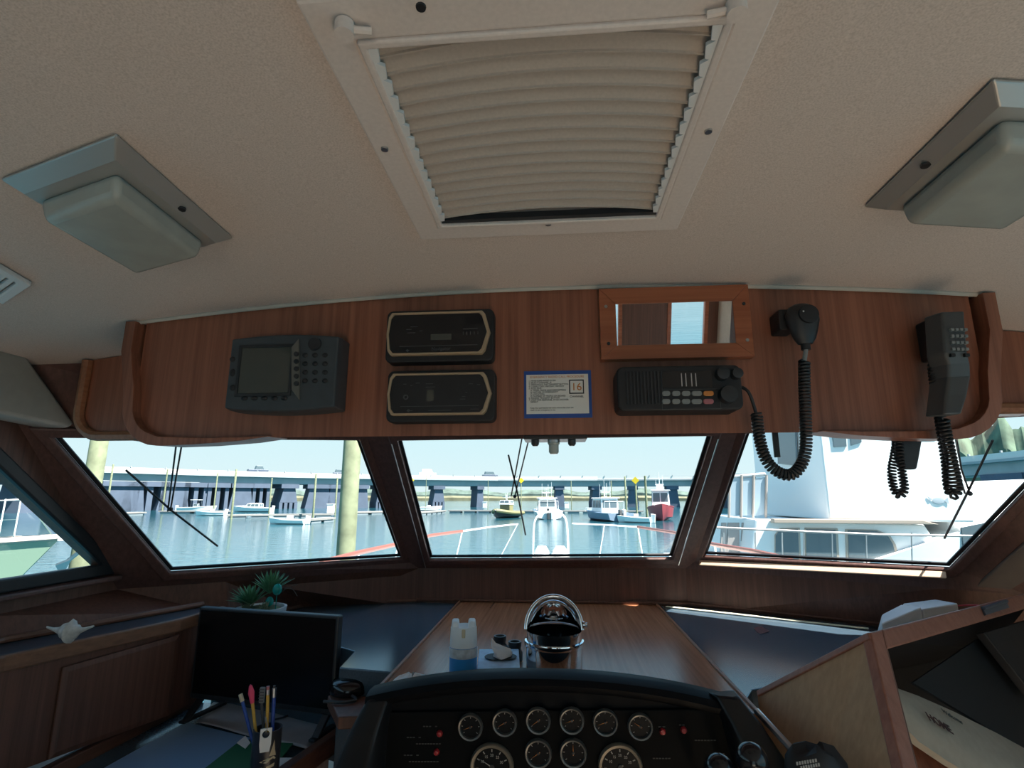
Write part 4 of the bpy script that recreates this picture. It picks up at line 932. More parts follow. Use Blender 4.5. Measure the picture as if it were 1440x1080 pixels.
# side bolsters
for s_, P in ((-1, ((520, 977), (497, 1020), (470, 1082), (452, 1120))), (1, ((1036, 974), (1068, 1015), (1108, 1075), (1136, 1120)))):
    base_ = [PY(px, py, y) for (px, py), y in zip(P, (1.115, 1.09, 1.05, 1.02))]
    m = MB(); rg = []
    for k, p in enumerate(base_):
        w_ = .050+.012*k; iw = V((-s_*w_, 0, 0)); up_ = FN*(.022)
        rg.append([p+V((0, .10, -.03)), p+V((0, .02, 0)), p+up_*.7, p+iw*.25+up_, p+iw*.8+up_*.8, p+iw-FN*.004, p+iw+V((0, .08, -.03))])
    m.loft(rg); obj('bolster', m, VINB, hp, smooth=True, bevel=.004)
RIM = mat('dull gauge rim', (.15, .15, .145), .35, .6); RIMB = mat('dull brass rim', (.20, .175, .14), .4, .5)
def gauge(px, py, rpx, big=False):
    p = face_pt(px, py, .0085); zc_ = (p-EYE).dot(FW); r = rpx/F*zc_
    m = MB(); m.lathe([(r, 0), (r, .006), (r*.95, .009), (r*.84, .008), (r*.80, .003), (r*.80, 0)], p, FN, 32); b = obj('gauge', m, RIMB if big else RIM, hp, smooth=True)
    m = MB(); m.lathe([(r*.81, 0), (r*.81, .003), (0, .003)], p, FN, 28); obj('dial', m, DIAL, b)
    rt = V((1, 0, 0)); uu = -FD
    m = MB()
    for k in range(9 if big else 7):
        a = math.radians(220-260*k/(8 if big else 6)); d = rt*math.cos(a)+uu*math.sin(a); n_ = FN.cross(d); a0, a1 = p+d*r*.62+FN*.0034, p+d*r*.74+FN*.0034; w_ = r*.022
        m.bm.faces.new([m.bm.verts.new(v) for v in (a0-n_*w_, a0+n_*w_, a1+n_*w_, a1-n_*w_)])
    obj('scale_marks', m, MARK, b)
    if big:
        for k in (2, 3, 4, 5, 6):
            a = math.radians(220-260*k/8); d = rt*math.cos(a)+uu*math.sin(a); q = p+d*r*.48+FN*.0034-uu*r*.05; lettering('numeral', str(k*5), MARK, b, q, rt, uu, r*.16, 'CENTER')
    a = math.radians(random.choice((200, 150, 210, 90, 215))); d = rt*math.cos(a)+uu*math.sin(a); n_ = FN.cross(d)
    m = MB(); q = p+FN*.0042; m.prism([q-d*r*.15-n_*r*.03, q+d*r*.6, q-d*r*.15+n_*r*.03], FN*.0008); obj('needle', m, ORNG if not big else MARK, b)
    m = MB(); m.lathe([(r*.12, 0), (r*.10, .0025), (0, .003)], p+FN*.003, FN, 12); obj('hub', m, BLK, b, smooth=True)
for px, py in ((662, 1021), (710, 1015), (757, 1012), (804, 1012), (851, 1014.5), (900, 1020.5)): gauge(px, py, 17.5)
for px, py in ((757, 1058), (806, 1057.5)): gauge(px, py, 19)
for px, py in ((692, 1077), (872, 1077)): gauge(px, py, 31, True)
for px, py in ((618.5, 1031), (614, 1057), (931.5, 1028), (961, 1026)):
    p = face_pt(px, py, .0085); m = MB(); m.lathe([(.0058, 0), (.0058, .003), (.004, .006), (0, .007)], p, FN, 14); obj('tell_tale', m, REDL, hp, smooth=True)
for px0, px1, py in ((595, 616, 1021.5), (572, 593, 1037), (585, 621, 1046), (568, 590, 1062), (575, 618, 1071), (926, 937, 1022), (955, 964, 1019.5), (977, 1008, 1041), (918, 944, 1066.5), (1008, 1020, 1060)):
    a, b = face_pt(px0, py, .0086), face_pt(px1, py, .0086); n_ = max(2, int((px1-px0)/4)); m = MB()
    for k in range(n_):
        if random.random() < .15: continue
        s0, s1 = a.lerp(b, k/n_), a.lerp(b, (k+.7)/n_); m.prism([s0-FD*.0009, s1-FD*.0009, s1+FD*.0009, s0+FD*.0009], FN*.0004)
    obj('placard', m, mat('placard print', (.05, .05, .05), .6), hp)
m = MB(); m.box(-.30, .26, 1.10, 1.19, 0, .80); obj('pedestal', m, DARKW, hp)
# throttle knobs
for px, py, r, y, lab in ((1057, 1068, .0235, .93, 'dark ball lever knob at the right end of the helm, the upper of two'), (1012, 1083, .0225, .93, 'dark ball lever knob at the right end of the helm, the lower of two')):
    p = PY(px, py, y); t = thing('throttle_lever', lab, 'lever', p-V((0, 0, .1)))
    m = MB(); m.ball(p, r, 24); obj('ball_knob', m, BLKG, t, smooth=True)
    m = MB(); m.tube([p-V((0, -.005, r*.9)), p+V((0, .05, -.055)), p+V((0, .165, -.075))], .007, 12); obj('stem', m, CHROME, t, smooth=True)

# ================================================================== tilted electronics box on the right
A0 = V((.415, 1.275, DZ+.001)); P0 = V((.55, 1.07, 1.345)); rd = V((.83, .56, 0)).normalized(); dn_ = V((-.043, -.123, -.162)).normalized()
Q0 = PZ(1440, 835, 1.345); rl = (Q0-P0); Pb = P0+dn_*.37; Q1 = P0+rl*1.06; A1 = V((1.13, 1.62, DZ+.02)); back = V((-.56, .83, 0)).normalized()
bx = thing('electronics_box', 'open-fronted wooden box with tan sides leaning at the right of the helm', 'box', (.75, 1.2, DZ))
side = [A0, P0, Pb, A0+dn_*.30+V((.0, -.02, -.05))]
sn = (P0-A0).cross(Pb-A0).normalized(); sn = sn if sn.dot(rl) > 0 else -sn
m = MB(); m.prism(side, sn*.012); obj('side_panel', m, PLY, bx)
# edge strip along the sloping top of the side panel
m = MB(); e0 = (P0-A0).normalized(); dd = (dn_-e0*dn_.dot(e0)).normalized()
m.prism([A0-sn*.003, P0-sn*.003, P0-sn*.003+dd*.012, A0-sn*.003+dd*.012], sn*.02); obj('top_edge', m, CAPW, bx, bevel=.002)
fn = rl.normalized().cross(dn_).normalized(); fn = fn if fn.dot(EYE-P0) > 0 else -fn     # outward normal of the open front
rdn = rl.normalized()
def box_bar(name, a, b, w, dep=.02, m_=CAPW, lead=.004):
    ax = (b-a).normalized(); wd = w; mm = MB(); mm.prism([a+fn*lead, b+fn*lead, b+wd+fn*lead, a+wd+fn*lead], -fn*dep); return obj(name, mm, m_, bx, bevel=.003)
box_bar('front_post', P0, Pb, rdn*.040)
m_post = box_bar('post_lip', P0+rdn*.040+dn_*.03, Pb+rdn*.040, rdn*.010, .012, DARKW, .001)
box_bar('top_rail', P0+rdn*.0405, Q1, dn_*.036)
# back slope (lid): from top rail back and down to the dash
m = MB(); L0 = [P0, Q1, A1, A0]; tn = (Q1-P0).cross(A0-P0).normalized(); tn = tn if tn.z > 0 else -tn
m.prism([p-tn*.002 for p in L0], -tn*.010); obj('lid_panel', m, mat('dark lid', (.007, .007, .009), .7, spec=.15), bx)
# hinge on the rail
h0_, h1_ = PL(1380, 856, P0+fn*.005, P0+fn*.005+rdn, P0+fn*.005+dn_), PL(1413, 846, P0+fn*.005, P0+fn*.005+rdn, P0+fn*.005+dn_)
m = MB(); m.prism([h0_, h1_, h1_+dn_*.016, h0_+dn_*.016], fn*.004); m.tube([h0_+fn*.004, h1_+fn*.004], .004, 8); obj('hinge', m, mat('dark blued steel', (.10, .13, .18), .35, .7), bx)
# inside: floor, back and dark equipment
m = MB(); a, b = A0+V((.012, .012, -.012)), A1+V((0, .012, -.014)); m.prism([a, b, V((b.x, b.y, .98)), V((a.x, a.y, .98))], (-.005, .008, 0)); obj('inner_back', m, BLK2, bx)
def inbox(px, py, off): return PL(px, py, P0-fn*off, P0-fn*off+rdn, P0-fn*off+dn_)
m = MB(); q = [inbox(1243, 972, .080), inbox(1262, 980, .080), inbox(1300, 998, .080), inbox(1440, 1068, .080), inbox(1440, 1150, .080), inbox(1240, 1150, .080)]; m.prism(q, -fn*.006); obj('inner_board', m, MAHO, bx)
m = MB(); q = [inbox(1284, 960, .062), inbox(1376, 898, .062), inbox(1446, 985, .062), inbox(1446, 1058, .062)]; m.prism(q, -fn*.006)
single('dark_chart_case', m, mat('dark grey cover', (.016, .019, .022), .65, spec=.25), 'dark grey flat case leaning inside the open box behind the cream cloth', 'case')
m = MB(); q = [inbox(1384, 889, .026), inbox(1456, 868, .026), inbox(1462, 985, .026), inbox(1452, 975, .026)]; m.prism(q, -fn*.02)
single('black_instrument', m, BLK2, 'black instrument back inside the upper right of the open box', 'instrument', bevel=.003)
# folded cream cloth with lettering
E0 = [(1240, 957), (1262, 968), (1290, 978), (1340, 1000), (1400, 1030), (1455, 1060)]; E1 = [(1243, 975), (1258, 995), (1290, 1028), (1330, 1055), (1375, 1082), (1430, 1106)]
rows = []
for (a, b) in zip(E0, E1):
    p0_, p1_ = inbox(*a, .050), inbox(*b, .028); n_ = fn
    rows.append([p0_, p0_.lerp(p1_, .25)+n_*.006, p0_.lerp(p1_, .6)+n_*.009, p0_.lerp(p1_, .9)+n_*.006, p1_, p1_+dn_*.016-n_*.002, p1_+dn_*.020-n_*.012, p0_+dn_*.03-n_*.02])
m = MB(); m.loft(rows); ct = single('folded_cloth', m, CANV, 'folded cream cloth printed Welcome HOME lying in the open wooden box', 'cloth', smooth=True)
Wc = WM[ct.name]
o_ = inbox(1300, 1013, .028)+fn*.0085; r_ = (inbox(1352, 1044, .028)-inbox(1300, 1013, .028)); u_ = inbox(1310, 998, .040)-inbox(1300, 1013, .028)
lettering('lettering', 'HOME', mat('dark brown print', (.05, .012, .012), .7), ct, o_, r_, u_, .021, font_bold=.0005)
lettering('lettering', 'Welcome', BLK, ct, o_+r_*.18+u_*1.05, r_, u_, .013, shear=.3)
# pale grey box on the dash behind the rail
t = thing('grey_case', 'pale grey two-part plastic case resting behind the rail of the right box', 'case', (1.0, 1.6, DZ))
g0, g1, g2 = PY(1238, 872, 1.66), PY(1294, 862, 1.66), PY(1345, 856, 1.66); zb_ = DZ+.0008
def cz_(px, py, y): return PY(px, py, y).z
m = MB(); m.hexa([V((g0.x, 1.66, zb_)), V((g1.x, 1.65, zb_)), V((g1.x, 1.74, zb_)), V((g0.x+.02, 1.74, zb_))], [V((g0.x+.004, 1.665, cz_(1240, 877, 1.66))), V((g1.x, 1.65, cz_(1290, 853, 1.65))), V((g1.x, 1.74, cz_(1290, 850, 1.74))), V((g0.x+.05, 1.74, cz_(1258, 864, 1.74)))]); obj('sloped_half', m, WHITEP, t, bevel=.004)
m = MB(); m.hexa([V((g1.x+.002, 1.65, zb_)), V((g2.x, 1.65, zb_)), V((g2.x, 1.74, zb_)), V((g1.x+.002, 1.74, zb_))], [V((g1.x+.002, 1.65, cz_(1293, 856, 1.65))), V((g2.x, 1.65, cz_(1344, 848, 1.65))), V((g2.x, 1.74, cz_(1341, 843, 1.74))), V((g1.x+.002, 1.74, cz_(1293, 849, 1.74)))]); obj('square_half', m, WHITEP, t, bevel=.004)
m = MB(); m.tube(smoothpath([PY(1346, 852, 1.70), PY(1360, 851, 1.66), PY(1378, 851, 1.62), PY(1390, 856, 1.60)]), .002, 6); single('red_wire', m, mat('red wire', (.45, .03, .04), .5), 'thin red wire running behind the right box rail', 'wire', smooth=True)
# glove-like black pouch with white lettering between helm and box
t = thing('black_pouch', 'black pouch with small white lettering in the gap between helm and wooden box', 'pouch', PY(1150, 1085, .98))
c = PY(1150, 1090, .98); m = MB(); rg = []
for z, rx, ry in ((-.05, .045, .03), (-.01, .050, .034), (.018, .046, .03), (.034, .034, .02), (.040, .014, .01)): rg.append([c+V((rx*math.cos(a), ry*math.sin(a), z+.006*math.sin(3*a))) for a in [2*PI*i/18 for i in range(18)]])
m.loft(rg); obj('body', m, BLK2, t, smooth=True)
for i, py in enumerate((1071, 1077)):
    a, b = PY(1120+6*i, py+5, .944), PY(1150+4*i, py, .944); m = MB()
    for k in range(8):
        s0, s1 = a.lerp(b, k/8), a.lerp(b, (k+.65)/8); m.prism([s0, s1, s1+V((0, .001, .004)), s0+V((0, .001, .004))], (0, -.001, 0))
    obj('lettering', m, MARK, t)
# grey moulding strip in the gap
m = MB(); a, b = PY(1064, 1000, 1.12), PY(1121, 1062, 1.02); m.tube([a, b], .006, 8); struct('trim_16', m, STEEL)

# ================================================================== outside: water, own bow, marina
WZ = -1.62
def onw(px, py): return PZ(px, py, WZ)
def water():
    m, N, L, b = nt('harbour water'); b.inputs['Base Color'].default_value = (.015, .085, .115, 1); b.inputs['Roughness'].default_value = .08; b.inputs['Specular IOR Level'].default_value = .5
    tc = N.new('ShaderNodeTexCoord'); mp = N.new('ShaderNodeMapping'); mp.inputs['Scale'].default_value = (.55, 1.5, 1); n = N.new('ShaderNodeTexNoise'); n.inputs['Scale'].default_value = 1.1; n.inputs['Detail'].default_value = 5; n.inputs['Roughness'].default_value = .55
    L.new(tc.outputs['Object'], mp.inputs['Vector']); L.new(mp.outputs['Vector'], n.inputs['Vector'])
    bp = N.new('ShaderNodeBump'); bp.inputs['Strength'].default_value = .35; bp.inputs['Distance'].default_value = .12
    L.new(n.outputs['Fac'], bp.inputs['Height']); L.new(bp.outputs['Normal'], b.inputs['Normal'])
    w = MB(); w.face([(-1500, -300, WZ), (1500, -300, WZ), (1500, 2500, WZ), (-1500, 2500, WZ)])
    o = struct('water', w, m, local=True); o['kind'] = 'structure'
water()
# own foredeck and hull
fd = MB(); rgs = []
for y, hw, z in ((2.35, 1.62, .62), (4.2, 1.62, .66), (5.6, 1.25, .72), (6.7, .70, .78), (7.35, .16, .82)):
    rgs.append([V((-hw-.03, y, z)), V((-.03, y, z+.05)), V((hw-.03, y, z)), V((hw*.8-.03, y-.1, -1.0)), V((-.03, y-.3, WZ-.4)), V((-hw*.8-.03, y-.1, -1.0))])
fd.loft(rgs); struct('foredeck', fd, GELC)
hl = MB(); hl.hexa([(-1.45, -3, WZ-.3), (1.4, -3, WZ-.3), (1.4, 2.4, WZ-.3), (-1.45, 2.4, WZ-.3)], [(-1.66, -3, -.05), (1.6, -3, -.05), (1.6, 2.4, -.05), (-1.66, 2.4, -.05)]); struct('hull', hl, GELC)
cf = MB(); cf.prism([(-1.40, 2.20, 1.12), (-.56, 2.26, 1.12), (.50, 2.26, 1.12), (1.36, 2.20, 1.12), (1.36, 2.45, .60), (-1.40, 2.45, .60)], (0, 0, -.03)); struct('cabin_front', cf, GELC)
cw = MB()
for x in (-1.42,): cw.box(x, x+.03, -2.34, 1.75, -.04, 1.32)
cw.box(-1.42, 1.38, 2.24, 2.28, -.04, 1.12); struct('wall_lower', cw, GELC)
# bow rail: chromed pulpit forward, varnished wooden cap aft, stanchions
RZ = 1.27
br = thing('bow_rail', 'own bow rail seen through the windshield, white pulpit forward with reddish wooden cap rail aft', 'rail', (-.03, 5, .8))
lft = [PZ(px, py, RZ) for px, py in ((728, 737), (690, 741), (650, 747))]; lfw = [PZ(px, py, RZ) for px, py in ((650, 747), (606, 753), (560, 765), (505, 777), (452, 791))]
rgt = [PZ(px, py, RZ) for px, py in ((805, 736), (850, 738), (897, 741))]; rgw = [PZ(px, py, RZ) for px, py in ((897, 741), (948, 749), (1005, 766), (1060, 775), (1112, 787))]
for nm, P_, m_, r in (('white_rail', lft, GELC, .008), ('white_rail', rgt, GELC, .008), ('wooden_cap', lfw, TEAKR, .014), ('wooden_cap', rgw, TEAKR, .014)):
    m = MB(); m.tube(P_, r, 8); obj(nm, m, m_, br, smooth=True)
for a, (px, py) in ((lft[0], (700, 790)), (lft[2], (640, 790)), (lfw[2], (553, 800)), (lfw[3], (500, 808)), (rgt[1], (842, 790)), (rgt[2], (905, 790)), (rgw[2], (1010, 800))):
    d = ray(px, py); b = PY(px, py, a.y+.1); b = a+(b-a)*((a.z-.66)/(a.z-b.z)); m = MB(); m.tube([a, b], .006, 6); obj('stanchion', m, GELC, br, smooth=True)
yp = 7.2
h = [PY(px, py, yp) for px, py in ((749, 800), (750, 745), (752, 730), (760, 722), (775, 719), (788, 721), (796, 729), (798, 745), (800, 800))]
m = MB(); m.tube(smoothpath(h, 2), .013, 8); obj('pulpit_hoop', m, GELC, br, smooth=True)
for px, py, s_ in ((762, 775, 1.0), (788, 775, .9)):
    c = PY(px, py+14, 6.6); c.z = .79; m = MB(); t = thing('windlass_cover', 'white rounded cover on the bow deck inside the pulpit hoop, the %s one' % ('left' if px < 770 else 'right'), 'cover', c)
    tz = PY(px, 767, 6.6).z-c.z; m.lathe([(.085, 0), (.092, tz*.35), (.085, tz*.75), (.05, tz*.97), (0, tz)], c, n=16); obj('dome', m, GELC, t, smooth=True)
# windscreen wipers
def wiper(label, Qd, arms, blade, off=.075):
    n_ = (V(Qd[1])-V(Qd[0])).cross(V(Qd[2])-V(Qd[0])).normalized(); o_ = off if n_.y > 0 else -off
    pt = lambda p: PL(p[0], p[1], Qd[0], Qd[1], Qd[2], o_)
    c = pt(blade[0]); t = thing('windshield_wiper', label, 'wiper', c)
    for a in arms: m = MB(); m.tube([pt(p) for p in a], .0026, 6); obj('arm', m, BLK, t)
    m = MB(); m.tube([pt(p) for p in blade], .0032, 6); obj('blade', m, BLK2, t)
    m = MB(); m.ball(pt(arms[0][-1]), .007, 8); obj('pivot', m, BLK, t)
wiper('black wiper with twin arms outside the left windshield pane', LQ, [((260, 600), (240, 716)), ((251, 600), (236, 719))], ((177, 661), (240, 717), (306, 768)))
wiper('black wiper with twin arms outside the centre windshield pane', CQ, [((748, 600), (724, 698)), ((737, 600), (719, 697))], ((715, 640), (727, 690), (739, 752)))
wiper('black wiper outside the right windshield pane near its right end', RQ, [((1342, 600), (1352, 660), (1364, 694)), ((1340, 640), (1357, 694))], ((1396, 619), (1360, 694), (1328, 757)))

# ------------------------------------------------------------------ generic boat
def boat(label, px, py, head, L, B, fb, hm_, cab=None, style='cabin', cat='boat', name='motor_boat', extra=None):
    p = onw(px, py); t = thing(name, label, cat, (p.x, p.y, WZ), math.radians(head)); M_ = WM[t.name]
    def st(t_):   # half beam, sheer, keel
        b = B/2*(1-max(0, (t_-.5)/.5)**2.3)*(.92+.08*min(1, t_*4)); return max(.03, b), fb*(1+.45*t_*t_), -.25*(1-.4*t_**3)
    m = MB(); rg = []
    for i in range(13):
        u = i/12; b, z, k = st(u); x = L*(u-.5)+(.06*L*u**6); rg.append([M_ @ V(q) for q in ((x, b, z), (x-.03*L*u**4, b*.86, z*.25), (x-.07*L*u**4, 0, k), (x-.03*L*u**4, -b*.86, z*.25), (x, -b, z))])
    m.loft(rg); obj('hull', m, hm_, t, smooth=True)
    m = MB(); rg = []
    for i in range(13):
        u = i/12; b, z, k = st(u); x = L*(u-.5)+(.06*L*u**6); rg.append([M_ @ V(q) for q in ((x, b*1.02, z+.05), (x, b*1.02, z-.06), (x, b*.80, z-.06), (x, b*.80, z+.05))])
    for s_ in (1, -1):
        r2 = [[M_ @ (V((q[0], q[1]*s_, q[2]))) for q in [(M_.inverted() @ p) for p in R_]] for R_ in rg]; m.loft(r2)
    obj('gunwale', m, extra.get('gun', GELC) if extra else GELC, t)
    m = MB(); rg = []
    for i in range(13):
        u = i/12; b, z, k = st(u); x = L*(u-.5); rg.append([M_ @ V(q) for q in ((x, b*.9, z*.75), (x, -b*.9, z*.75))])
    m.loft(rg, closed=False); obj('deck', m, GELC, t)
    def house(x0, x1, w, z0, z1, rk0=.0, rk1=.0, m_=GELC, nm='cabin', win=True, posts=False):
        mm = MB(); bot = [(x0, -w, z0), (x1, -w, z0), (x1, w, z0), (x0, w, z0)]; top = [(x0+rk0, -w*.92, z1), (x1-rk1, -w*.92, z1), (x1-rk1, w*.92, z1), (x0+rk0, w*.92, z1)]
        mm.hexa([M_ @ V(q) for q in bot], [M_ @ V(q) for q in top]); c = obj(nm, mm, m_, t, bevel=.03)
        if win:
            def P4(a, b, c_, d, u0, u1, v0, v1):
                a, b, c_, d = map(V, (a, b, c_, d)); f = lambda u, v: (a.lerp(b, u)).lerp(d.lerp(c_, u), v); return [f(u0, v0), f(u1, v0), f(u1, v1), f(u0, v1)]
            sides = [(bot[0], bot[1], top[1], top[0], 3), (bot[1], bot[2], top[2], top[1], 2), (bot[2], bot[3], top[3], top[2], 3), (bot[3], bot[0], top[0], top[3], 2)]
            for a, b, c_, d, n_ in sides:
                nn_ = (V(b)-V(a)).cross(V(d)-V(a)).normalized()
                for k in range(n_):
                    mm = MB(); q = P4(a, b, c_, d, .06+k*.9/n_, .06+(k+.88)*.9/n_, .45, .90); mm.prism([M_ @ (p_-nn_*.01) for p_ in q], (M_.to_3x3() @ nn_)*.03); obj('window', mm, TINT, c)
        return c
    def mast(x, z, h_, n_=3):
        mm = MB(); mm.tube([M_ @ V((x, 0, z)), M_ @ V((x, 0, z+h_))], .05, 6)
        obj('mast', mm, GELC, t)
        for k in range(n_):
            mm = MB(); xx = x+random.uniform(-.3, .3); yy = (k-(n_-1)/2)*.5; mm.tube([M_ @ V((xx, yy, z)), M_ @ V((xx-.1, yy, z+h_*random.uniform(.9, 1.7)))], .022, 5); obj('antenna', mm, GELC, t)
        mm = MB(); mm.box(-.25, .25, -.6, .6, 0, .12, M_ @ Matrix.Translation((x, 0, z+h_*.5))); obj('radar_bar', mm, GELC, t)
    def outboards(n_=2):
        for k in range(n_):
            mm = MB(); y = (k-(n_-1)/2)*.6; mm.hexa([M_ @ V(q) for q in ((-L/2-.5, y-.18, .0), (-L/2-.05, y-.18, .0), (-L/2-.05, y+.18, .0), (-L/2-.5, y+.18, .0))], [M_ @ V(q) for q in ((-L/2-.6, y-.2, fb+.5), (-L/2-.0, y-.16, fb+.55), (-L/2-.0, y+.16, fb+.55), (-L/2-.6, y+.2, fb+.5))]); obj('outboard', mm, GELC if k % 2 == 0 else DKGR, t, bevel=.05)
    def railing(x0, x1, w, z, h_):
        mm = MB()
        for s_ in (-1, 1): mm.tube([M_ @ V((x0, s_*w, z+h_)), M_ @ V((x1, s_*w*.85, z+h_))], .03, 5)
        mm.tube([M_ @ V((x1, -w*.85, z+h_)), M_ @ V((x1+.1, 0, z+h_)), M_ @ V((x1, w*.85, z+h_))], .03, 5); obj('railing', mm, GELC, t)
        for k in range(4):
            x = x0+(x1-x0)*k/3
            for s_ in (-1, 1): mm = MB(); ww = w*(1-.15*k/3); mm.tube([M_ @ V((x, s_*ww, z)), M_ @ V((x, s_*ww, z+h_))], .02, 5); obj('stanchion', mm, GELC, t)
    if style == 'cruiser':
        house(-L*.22, L*.22, B*.36, fb*.7, fb+1.0, .1, L*.10); house(-L*.18, L*.06, B*.33, fb+1.0, fb+1.12, nm='roof', win=False); railing(L*.1, L*.42, B*.36, fb, .5); outboards(1)
    if style == 'patrol':
        house(-L*.18, L*.16, B*.33, fb*.7, fb+2.0, .1, .35); house(-L*.2, L*.14, B*.36, fb+2.0, fb+2.12, nm='roof', win=False); mast(-L*.02, fb+2.1, 1.5, 4); outboards(2); railing(L*.15, L*.42, B*.34, fb, .6)
        mm = MB(); mm.tube([M_ @ V((-L*.30, -B*.35, fb)), M_ @ V((-L*.30, -B*.35, fb+1.6)), M_ @ V((-L*.30, B*.35, fb+1.6)), M_ @ V((-L*.30, B*.35, fb))], .05, 6); obj('tow_arch', mm, GELC, t)
    if style == 'tug':
        house(-L*.05, L*.22, B*.34, fb*.8, fb+2.6, .1, .2); house(-L*.08, L*.24, B*.38, fb+2.6, fb+2.75, nm='roof', win=False); mast(L*.02, fb+2.7, 1.6, 3); railing(L*.25, L*.45, B*.3, fb*1.3, .5)
        mm = MB(); mm.box(-.5, .5, -.5, .5, fb+2.75, fb+3.4, M_ @ Matrix.Translation((L*.05, 0, 0))); obj('light_box', mm, GELC, t, bevel=.05)
    if style == 'console':
        house(-L*.08, L*.06, B*.18, fb*.7, fb+.9, .05, .15); mm = MB(); mm.box(-L*.16, L*.1, -B*.34, B*.34, fb+1.75, fb+1.85, M_); obj('hard_top', mm, GELC, t, bevel=.03)
        for sx in (-.13, .08):
            for sy in (-.3, .3): mm = MB(); mm.tube([M_ @ V((L*sx, B*sy, fb*.8)), M_ @ V((L*sx, B*sy, fb+1.76))], .03, 5); obj('top_post', mm, STEEL, t)
        outboards(2)
    if style == 'open':
        mm = MB(); mm.box(-L*.1, L*.02, -B*.2, B*.2, fb*.7, fb+.55, M_); obj('console', mm, GELC, t, bevel=.05); outboards(1)
    if style == 'rib':
        for s_ in (-1, 1):
            mm = MB(); mm.tube(smoothpath([M_ @ V(q) for q in ((-L*.48, s_*B*.48, fb*.8), (L*.1, s_*B*.5, fb*.9), (L*.38, s_*B*.30, fb*1.15), (L*.52, s_*.05, fb*1.35))], 2), .30, 8); obj('collar', mm, YELT, t, smooth=True)
        mm = MB(); mm.box(-L*.15, L*.05, -B*.25, B*.25, fb*.6, fb+1.2, M_); obj('console', mm, YELT, t, bevel=.05); house(-L*.17, L*.07, B*.27, fb+1.2, fb+1.9, .1, .2, win=True); mast(-L*.05, fb+1.9, .9, 2)
    return t
boat('small white open motor boat at the far left beyond the first dock', 190, 717, 60, 6.0, 2.4, .7, GELC, style='open')
boat('white motor boat with hard top moored behind the left wiper arms', 276, 719, 15, 8.0, 3.0, .9, GELC, style='console')
boat('small white speedboat with bow to the left just right of the wiper arms', 296, 725, 200, 4.6, 2.0, .6, GELC, style='open')
boat('white cabin cruiser with dark cockpit behind the long floating dock', 356, 720, 184, 8.6, 3.0, .9, GELC, style='cruiser')
boat('low white skiff floating in front of the long dock on the left', 405, 737, 180, 4.5, 1.8, .5, GELC, style='open')
boat('white motor boat at the left edge of the centre windshield pane', 604, 718, 30, 6.0, 2.4, .8, GELC, style='open')
boat('yellow-green inflatable work boat with dark bow right of the centre wiper', 711, 728, 250, 7.0, 3.6, .9, BLK, style='rib')
boat('white patrol boat with large cabin windows and antennas, seen inside the pulpit hoop', 769, 729, 97, 9.0, 4.3, 1.1, GELC, style='patrol', extra={'gun': GELB})
boat('grey-blue collared patrol boat with antennas right of the pulpit hoop', 851, 732, 112, 9.5, 4.2, 1.1, BLUT, style='patrol', extra={'gun': BLUT})
boat('low white work skiff beside the sign piling', 893, 735, 160, 4.2, 2.0, .6, GELC, style='open')
boat('red hulled tug with white wheelhouse at the right of the centre pane', 930, 731, 262, 8.0, 3.8, 1.6, REDH, style='tug', name='tug_boat', extra={'gun': REDH})

# ------------------------------------------------------------------ docks, pilings, boxes
def dock(label, a, b, w, h=.55, ln=None):
    p0, p1 = onw(*a), onw(*b); d = (p1-p0); n_ = V((-d.y, d.x, 0)).normalized(); n_ = n_ if n_.y > 0 else -n_
    t = thing('floating_dock', label, 'dock', (p0+p1)/2)
    m = MB(); m.hexa([p0+V((0, 0, h*.55)), p1+V((0, 0, h*.55)), p1+n_*w+V((0, 0, h*.55)), p0+n_*w+V((0, 0, h*.55))], [p0+V((0, 0, h)), p1+V((0, 0, h)), p1+n_*w+V((0, 0, h)), p0+n_*w+V((0, 0, h))]); obj('walkway', m, DOCKM, t)
    k = max(2, int(d.length/3))
    for i in range(min(k, 14)):
        a_, b_ = p0.lerp(p1, (i+.1)/min(k, 14)), p0.lerp(p1, (i+.85)/min(k, 14)); m = MB(); dn2 = n_*(w*.15); up2 = V((0, 0, h*.54)); lo2 = V((0, 0, -.2))
        m.hexa([a_+n_*.1+lo2, b_+n_*.1+lo2, b_+n_*(w-.1)+lo2, a_+n_*(w-.1)+lo2], [a_+n_*.1+up2, b_+n_*.1+up2, b_+n_*(w-.1)+up2, a_+n_*(w-.1)+up2]); obj('float', m, DOCKF, t)
    return t
dock('long pale floating dock at the far left of the left pane', (140, 726), (206, 724), 2.5)
dock('pale floating dock behind the wiper arms in the left pane', (222, 722), (318, 722), 2.5)
dock('long floating dock in front of the white cabin cruiser', (318, 729), (470, 727), 2.2)
dock('short floating dock left of the tall near piling', (437, 736), (472, 733), 1.5)
dock('floating dock right of the tall near piling', (500, 724), (560, 722), 2.5)
dock('angled floating dock at the left of the centre pane', (566, 727), (628, 721), 2.2)
dock('long floating dock across the centre pane behind the patrol boats', (630, 721), (905, 722), 2.4)
def piling(label, px, pt, pb, r=.16, sign=False, at=None, mt_=None, top=None):
    b = onw(px, pb) if at is None else at; tz = PY(px, pt, b.y).z if top is None else top
    t = thing('dock_piling', label, 'piling', b)
    m = MB(); m.lathe([(r*1.05, -1.0), (r, 1), (r*.92, tz-WZ-.05), (r*.7, tz-WZ), (0, tz-WZ)], b, n=14); obj('pile', m, mt_ or PILE, t, smooth=True)
    if sign:
        z = tz-.55; s_ = .62; m = MB(); d = V((-b.x, -b.y, 0)).normalized(); u = V((-d.y, d.x, 0)); c = b+V((0, 0, z-WZ))+d*(r+.03)
        m.prism([c-u*s_, c+V((0, 0, s_)), c+u*s_, c-V((0, 0, s_))], d*.03); obj('sign_board', m, SIGNY, t)
